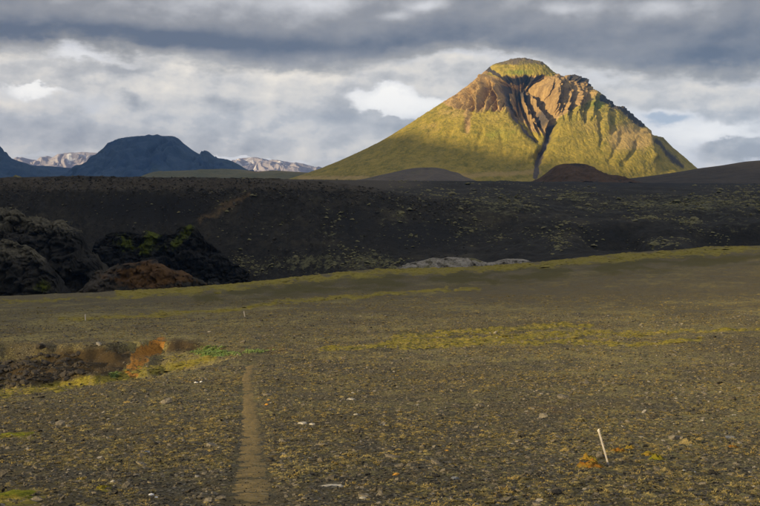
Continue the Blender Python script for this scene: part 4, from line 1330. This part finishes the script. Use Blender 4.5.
def build_ash_plants():
    # random points over the hillside, kept where the picture shows the pale cushions
    n = 260000
    px = RNG.uniform(-20, 780, n); y = np.exp(RNG.uniform(math.log(335), math.log(900), n))
    x = (px - 380) / FP * y
    z = ash_z(x, y)
    px, py = proj(x, y, z)
    b1 = lambda *a: blob(px, py, *a)
    dens = np.maximum.reduce([
        0.55 * b1(690, 203, 90, 6), 0.5 * b1(630, 205, 60, 5), 0.8 * b1(575, 196, 18, 6), 0.6 * b1(740, 200, 30, 10), 0.9 * b1(690, 222, 18, 4), 0.6 * b1(655, 218, 30, 3),
        0.35 * b1(500, 203, 40, 12), 0.5 * b1(490, 204, 20, 4), 0.4 * b1(500, 232, 30, 10), 0.45 * b1(570, 235, 25, 14), 0.5 * b1(660, 243, 24, 5), 0.5 * b1(690, 235, 14, 8), 0.4 * b1(715, 236, 18, 8),
        0.8 * b1(300, 265, 60, 10), 1.0 * b1(360, 262, 16, 9), 1.0 * b1(385, 265, 20, 8), 0.75 * b1(235, 262, 40, 8), 0.5 * b1(200, 262, 20, 6), 0.45 * b1(325, 245, 14, 14), 0.35 * b1(340, 213, 14, 16),
        0.6 * b1(362, 207, 9, 4), 0.4 * b1(405, 222, 22, 22), 0.3 * b1(460, 228, 30, 14), 0.10 * b1(200, 220, 120, 30), 0.25 * b1(450, 200, 60, 8), 0.9 * b1(340, 250, 8, 6)])
    clump = 0.5 + 1.2 * fbm(x / 14.0, y / 14.0, 3, 481)
    keep = RNG.random(n) < np.clip(dens * clump, 0, 1) * 0.8 + 0.0
    x, y, z = x[keep], y[keep], z[keep]
    sz = np.exp(RNG.normal(math.log(0.36), 0.5, len(x))) * (y / 400.0) ** 0.7
    CC = [cushion_mesh('ash_cushion', M_olive, 490 + i, 5, 9, 0.55, 0.3) for i in range(5)] + [tuft_mesh('ash_tuft', M_olive, 500 + i, 22, 0.7) for i in range(2)]
    scatter('ash_plants', 'pale olive moss cushions dotted over the black ash slope', np.stack([x, y, z], 1), np.clip(sz, 0.2, 2.2), RNG.uniform(0, 6.28, len(x)), CC, 0.15, squash=0.8)
    # loose blocks below the plateau rim
    n = 5200
    px = RNG.uniform(-20, 470, n); y = np.where(RNG.random(n) < 0.72, RNG.normal(417, 5, n), RNG.uniform(355, 416, n))
    x = (px - 380) / FP * y
    M_block = material('lava_blocks', mat_stone((0.022, 0.021, 0.019), (0.085, 0.076, 0.062), 2.0), rough=0.9)
    BL = [stone_mesh('block', M_block, 1, 510 + i, flat=random.uniform(.6, .95), stretch=random.uniform(1.0, 1.4)) for i in range(5)]
    sz = np.clip(np.exp(RNG.normal(math.log(0.24), 0.5, n)), 0.1, 0.9)
    scatter('lava_rubble', 'dark lava rubble under the plateau rim and on the scree', np.stack([x, y, ash_z(x, y) + sz * 0.1], 1), sz, RNG.uniform(0, 6.28, n), BL, 0.4)


build_ash_plants()


# ================================================================== THINGS ONE CAN PICK OUT
M_wood = material('weathered_white_wood', lambda b: (b.mix(b.lin(b.noise(b.vmul(b.pos(), (1, 1, 0.12)), 90.0, 5.0, 0.65), 0.3, 0.7), (0.36, 0.33, 0.31), (0.62, 0.58, 0.55)),
                                                    (b.noise(b.vmul(b.pos(), (1, 1, 0.1)), 120.0, 4.0, 0.6), 0.4, 0.004)), rough=0.8)
M_cap = material('bleached_end_grain', lambda b: b.mix(b.noise(b.pos(), 220.0, 4.0, 0.6), (0.50, 0.46, 0.40), (0.85, 0.81, 0.75)), rough=0.8)


def box_taper(w0, w1, h, d=1.0, slope=0.0, seg=6, wob=0.0, seed=0):
    """a squared post with chamfered corners, tapering from w0 to w1; its top cut on the slant"""
    r = np.random.default_rng(seed)
    c = 0.22
    ring = [(-1, -1 + c), (-1 + c, -1), (1 - c, -1), (1, -1 + c), (1, 1 - c), (1 - c, 1), (-1 + c, 1), (-1, 1 - c)]
    co = []
    for i in range(seg + 1):
        t = i / seg
        w = (w0 + (w1 - w0) * t) * 0.5
        ox, oy = (r.normal(0, wob, 2) if 0 < i < seg else (0, 0))
        for (a, b_) in ring:
            co.append((a * w + ox, b_ * w * d + oy, h * t + (slope * a * w if i == seg else 0)))
    f = []
    for i in range(seg):
        for j in range(8):
            f.append((i * 8 + j, i * 8 + (j + 1) % 8, (i + 1) * 8 + (j + 1) % 8, (i + 1) * 8 + j))
    top = [seg * 8 + j for j in range(8)]
    for (a, b_, c_, d_) in ((0, 1, 2, 3), (0, 3, 4, 7), (7, 4, 5, 6)):
        f.append((top[a], top[b_], top[c_], top[d_]))
    return np.array(co), np.array(f)


def stake(px, py, top_px, top_py, w, label, detail=True):
    x, y = hit(px, py)
    z = float(ground_z(np.array([x]), np.array([y]))[0])
    dist = math.hypot(y, z)
    ln = math.hypot(top_px - px, top_py - py) / FP * dist / math.cos(math.radians(12))
    lean = math.atan2(top_px - px, py - top_py)
    e = bpy.data.objects.new('trail_stake', None)
    e.empty_display_size = 0.2
    e.location = (x, y, z - 0.06)
    e.rotation_euler = (math.radians(4), lean, 0.15)
    link(e, label, 'stake', 'white wooden stakes marking the trail')
    co, f = box_taper(w * 0.82, w, ln + 0.06, 0.8, 0.55, 8, w * 0.012, 5)
    link(bpy.data.objects.new('shaft', mesh_np('shaft', co, f, M_wood, False)), parent=e)
    if detail:
        # the split, splayed end where it was hammered in
        co, f = box_taper(w * 1.06, w * 1.22, 0.034, 0.86, 0.5, 2)
        o = bpy.data.objects.new('battered_head', mesh_np('battered_head', co + np.array([-w * 0.10, 0, ln + 0.034]), f, M_cap, False))
        link(o, parent=e)
        co, f = box_taper(w * 0.3, w * 0.16, 0.05, 0.8, 0.2, 2)
        co = co @ np.array([[math.cos(1.1), 0, -math.sin(1.1)], [0, 1, 0], [math.sin(1.1), 0, math.cos(1.1)]]).T * np.array([-1, 1, 1])
        o = bpy.data.objects.new('splinter', mesh_np('splinter', co[:, :] + np.array([-w * 0.5, 0, ln + 0.02]), f[:, ::-1], M_cap, False))
        link(o, parent=e)
    return e


stake(609.5, 465.5, 598.2, 430.5, 0.027, 'white wooden trail stake leaning left beside the orange moss cushion')
stake(85.5, 320.5, 85.3, 314.5, 0.10, 'tiny upright white trail stake far off on the left of the plain', False)
stake(245.0, 317.0, 244.0, 311.5, 0.09, 'tiny white trail stake far off, up the plain from the footpath', False)


def place(name, me, px, py, wpx, label, cat, group=None, flat=1.0, rot=None, sink=0.0, deep=1.0):
    x, y = hit(px, py)
    z = float(ground_z(np.array([x]), np.array([y]))[0])
    s = wpx / 2 / FP * math.hypot(y, z)
    o = bpy.data.objects.new(name, me)
    o.location = (x, y, z - sink * s)
    o.scale = (s, s * deep, s * flat)
    o.rotation_euler = (0, 0, random.uniform(-.4, .4) if rot is None else rot)
    return link(o, label, cat, group)


def stone_mat(name, c0, c1):
    return material(name, lambda b: (b.mix(b.lin(b.noise(b.pos(), 26.0, 6.0, 0.7), 0.3, 0.7), c0, c1), (b.noise(b.pos(), 45.0, 5.0, 0.7), 0.6, 0.012)), rough=0.85)


M_pale = stone_mat('pale_rhyolite', (0.26, 0.24, 0.20), (0.50, 0.47, 0.40))
M_white = stone_mat('white_quartz', (0.55, 0.54, 0.52), (0.82, 0.81, 0.80))
M_dark = stone_mat('black_basalt', (0.018, 0.018, 0.019), (0.065, 0.063, 0.060))
M_grey = stone_mat('blue_grey_basalt', (0.09, 0.10, 0.115), (0.21, 0.22, 0.235))
M_orange = stone_mat('rusty_orange_stone', (0.36, 0.17, 0.03), (0.66, 0.36, 0.07))


def rock(mat, seed, flat=0.6, stretch=1.3):
    return stone_mesh('stone', mat, 3, seed, flat, stretch, 12, False)


ST = 'single stones lying on the gravel'
place('stone', rock(M_pale, 601, 0.22, 1.0), 334, 486, 26, 'long flat pale slab lying between the footpath and the stake', 'stone', ST, 1, 0.1, 0, 0.5)
place('stone', rock(M_pale, 602, 0.5, 1.0), 303, 424, 11, 'larger pale stone of the pair to the right of the footpath', 'stone', ST)
place('stone', rock(M_pale, 603, 0.55, 1.0), 312, 425, 7, 'smaller pale stone of the pair to the right of the footpath', 'stone', ST)
place('stone', rock(M_dark, 604, 0.75, 1.0), 616, 496, 10, 'black angular rock in front of the leaning stake, near the bottom edge', 'rock', ST)
place('stone', rock(M_orange, 605, 0.6, 1.0), 396, 475, 8, 'rusty orange stone right of the long pale slab', 'stone', ST)
place('stone', rock(M_orange, 606, 0.6, 1.0), 447, 451, 5, 'small rusty orange stone midway between slab and leaning stake', 'stone', ST)
place('stone', rock(M_orange, 607, 0.6, 1.0), 266.5, 405, 5, 'small orange stone beside the footpath, nearer of two', 'stone', ST)
place('stone', rock(M_orange, 608, 0.6, 1.0), 269, 400, 3.5, 'tiny orange stone beside the footpath, farther of two', 'stone', ST)
place('stone', rock(M_pale, 609, 0.3, 1.0), 351, 400, 11, 'thin pale stone far up the gravel, right of the path head', 'stone', ST, 1, 0.0, 0, 0.6)
place('stone', rock(M_pale, 610, 0.5, 1.0), 356, 415, 6, 'pale stone just beyond the dark stone, right of the path', 'stone', ST)
place('stone', rock(M_dark, 611, 0.6, 1.0), 345, 419, 6, 'small dark stone beside a pale one, right of the path', 'stone', ST)
place('stone', rock(M_pale, 612, 0.6, 1.0), 384, 425, 5, 'small pale lump of stone in the middle of the gravel', 'stone', ST)
place('stone', rock(M_grey, 613, 0.5, 1.0), 455, 479, 9, 'grey flat stone right of the rusty orange stone', 'stone', ST)
place('stone', rock(M_pale, 614, 0.4, 1.0), 363, 499, 8, 'pale stone below the long flat slab, near the bottom edge', 'stone', ST)
place('stone', rock(M_white, 615, 0.6, 1.0), 196, 383, 4.5, 'white stone left of the path head, left of two', 'stone', ST)
place('stone', rock(M_white, 616, 0.6, 1.0), 201, 382.5, 4, 'white stone left of the path head, right of two', 'stone', ST)
place('stone', rock(M_white, 617, 0.5, 1.0), 151, 496, 6, 'small white stone near the bottom edge, left of the footpath', 'stone', ST)
place('stone', rock(M_white, 618, 0.5, 1.0), 156, 497.5, 4, 'tiny white stone touching a larger white one, left of the footpath', 'stone', ST)
place('stone', rock(M_grey, 619, 0.55, 1.0), 147, 452, 8, 'blue grey stone left of the footpath', 'stone', ST)
place('stone', rock(M_pale, 620, 0.75, 1.0), 113, 483, 6, 'round pale stone near the green moss at lower left', 'stone', ST)
place('stone', rock(M_white, 621, 0.6, 1.0), 684, 471, 4, 'white pebble right of the leaning stake, left of three', 'pebble', ST)
place('stone', rock(M_white, 622, 0.6, 1.0), 689, 471.5, 3.5, 'white pebble right of the leaning stake, middle of three', 'pebble', ST)
place('stone', rock(M_white, 623, 0.6, 1.0), 695, 472, 3.2, 'white pebble right of the leaning stake, right of three', 'pebble', ST)
place('stone', rock(M_pale, 624, 0.7, 1.0), 702, 421, 4, 'small cream stone up the slope from the three white pebbles', 'stone', ST)
place('stone', rock(M_pale, 625, 0.4, 1.0), 734, 415, 5, 'thin cream stone near the right edge', 'stone', ST)
place('stone', rock(M_grey, 626, 0.45, 1.0), 731, 438, 12, 'dark blue grey flat stone near the right edge', 'stone', ST, 0.8)
place('stone', rock(M_grey, 627, 0.4, 1.0), 752, 475, 8, 'light grey flat stone by the right edge, low in the picture', 'stone', ST)


def moss_mat(name, c0, c1, c2=None):
    def fn(b):
        P = b.pos()
        n = b.noise(P, 16.0, 6.0, 0.75); k = b.noise(P, 4.0, 4.0, 0.6)
        c = b.mix(b.lin(n, 0.3, 0.7), c0, c1)
        if c2: c = b.mix(b.step(k, 0.5, 0.62), c, c2)
        return c, (b.noise(P, 60.0, 4.0, 0.7), 1.0, 0.03)
    return material(name, fn)


M_rust = moss_mat('rust_orange_moss', (0.17, 0.075, 0.012), (0.44, 0.20, 0.03), (0.22, 0.16, 0.03))
M_ylw = moss_mat('olive_yellow_moss', (0.12, 0.095, 0.014), (0.36, 0.28, 0.04), (0.30, 0.19, 0.03))
M_grn = moss_mat('green_yellow_moss', (0.09, 0.10, 0.008), (0.31, 0.32, 0.02), (0.20, 0.17, 0.02))
M_strawc = moss_mat('straw_moss', (0.16, 0.12, 0.05), (0.38, 0.31, 0.14))
MC = 'moss cushions growing on the gravel'


def cush(mat, seed, hgt=0.5):
    return cushion_mesh('moss_cushion', mat, seed, 16, 40, hgt, 0.32)


place('moss_cushion', cush(M_rust, 701), 591, 468, 27, 'rust orange moss cushion at the foot of the leaning stake', 'moss', MC, 0.94)
place('moss_cushion', cush(M_ylw, 702), 588, 460, 20, 'olive yellow moss cushion just behind the rust orange one', 'moss', MC, 1.02)
place('moss_cushion', cush(M_rust, 703), 618, 452, 17, 'dull orange moss cushion behind and right of the leaning stake', 'moss', MC, 0.85)
place('moss_cushion', cush(M_ylw, 704), 630, 449, 11, 'small brown olive moss cushion right of the leaning stake', 'moss', MC, 0.94)
place('moss_cushion', cush(M_grn, 705), 657, 460, 18, 'bright green moss cushion right of the leaning stake', 'moss', MC, 1.27)
place('moss_cushion', cush(M_ylw, 706), 648, 455, 15, 'yellow moss cushion touching the bright green one', 'moss', MC, 0.85)
place('moss_cushion', cush(M_strawc, 707), 688, 444, 18, 'straw coloured moss cushion up and right of the green cushion', 'moss', MC, 1.02)
place('moss_cushion', cush(M_rust, 708), 733, 448, 11, 'small reddish moss cushion near the right edge', 'moss', MC, 0.85)
place('moss_cushion', cush(M_strawc, 709), 666, 471, 12, 'pale straw moss cushion left of the three white pebbles', 'moss', MC, 0.85)
place('moss_cushion', cush(M_grn, 710), 103, 489, 15, 'green moss cushion at lower left beside a round pale stone', 'moss', MC, 0.77)
place('moss_cushion', cush(M_ylw, 711), 81, 480, 10, 'small yellow moss cushion at lower left above the green one', 'moss', MC, 0.77)
place('moss_mat', cush(M_grn, 712), 8, 499, 58, 'broad yellow green moss mat in the bottom left corner', 'moss', MC, 0.14)
place('moss_mat', cush(M_grn, 713), 12, 436, 42, 'long yellow green moss mat at the left edge', 'moss', MC, 0.14, 0.0)


M_lump = stone_mat('brown_black_lava', (0.022, 0.020, 0.018), (0.10, 0.085, 0.068))


def build_hollow_rocks():
    me = [stone_mesh('lava_rock', M_lump, 2, 640 + i, random.uniform(.6, .9), random.uniform(1.0, 1.4), 10) for i in range(6)]
    spots = []
    for _ in range(900):
        px = random.uniform(-4, 84); t = random.random()
        hi = np.interp(px, [-4, 20, 40, 70, 84], [366, 360, 354, 358, 362])
        lo = np.interp(px, [-4, 20, 40, 70, 84], [389, 387, 385, 380, 374])
        py = hi + (lo - hi) * t
        if all((px - a) ** 2 + (1.6 * (py - c)) ** 2 > 7.5 for a, c in spots):
            spots.append((px, py))
        if len(spots) >= 130: break
    for i, (px, py) in enumerate(spots):
        x, y = hit_fast(px, py)
        z = float(ground_z(np.array([x]), np.array([y]))[0])
        s = random.choice((1.3, 1.8, 2.4, 3.0, 4.2)) * random.uniform(.85, 1.2) / FP * y
        o = bpy.data.objects.new('lava_rock', me[i % 6])
        o.location = (x, y, z + s * 0.15); o.scale = (s, s, s * random.uniform(.8, 1.1))
        o.rotation_euler = (random.uniform(-.3, .3), random.uniform(-.3, .3), random.uniform(0, 6.28))
        link(o, 'dark lump of lava rock in the jumble filling the stream hollow at left', 'rock', 'dark lava rocks in the stream hollow')

    pts, sz = [], []
    for _ in range(900):
        px = random.uniform(-6, 92); t = random.random()
        hi = np.interp(px, [-4, 20, 40, 70, 92], [364, 358, 353, 356, 364]); lo = np.interp(px, [-4, 20, 40, 70, 92], [390, 388, 386, 381, 372])
        x, y = hit_fast(px, hi + (lo - hi) * t)
        pts.append((x, y, float(ground_z(np.array([x]), np.array([y]))[0]))); sz.append(random.uniform(0.02, 0.075))
    sm = [stone_mesh('rubble', M_lump, 1, 660 + i, random.uniform(.6, .9), random.uniform(1.0, 1.5), 9) for i in range(5)]
    scatter('hollow_rubble', 'small dark lava rubble among the rocks of the stream hollow', np.array(pts), np.array(sz), RNG.uniform(0, 6.28, len(pts)), sm, 0.4)


build_hollow_rocks()
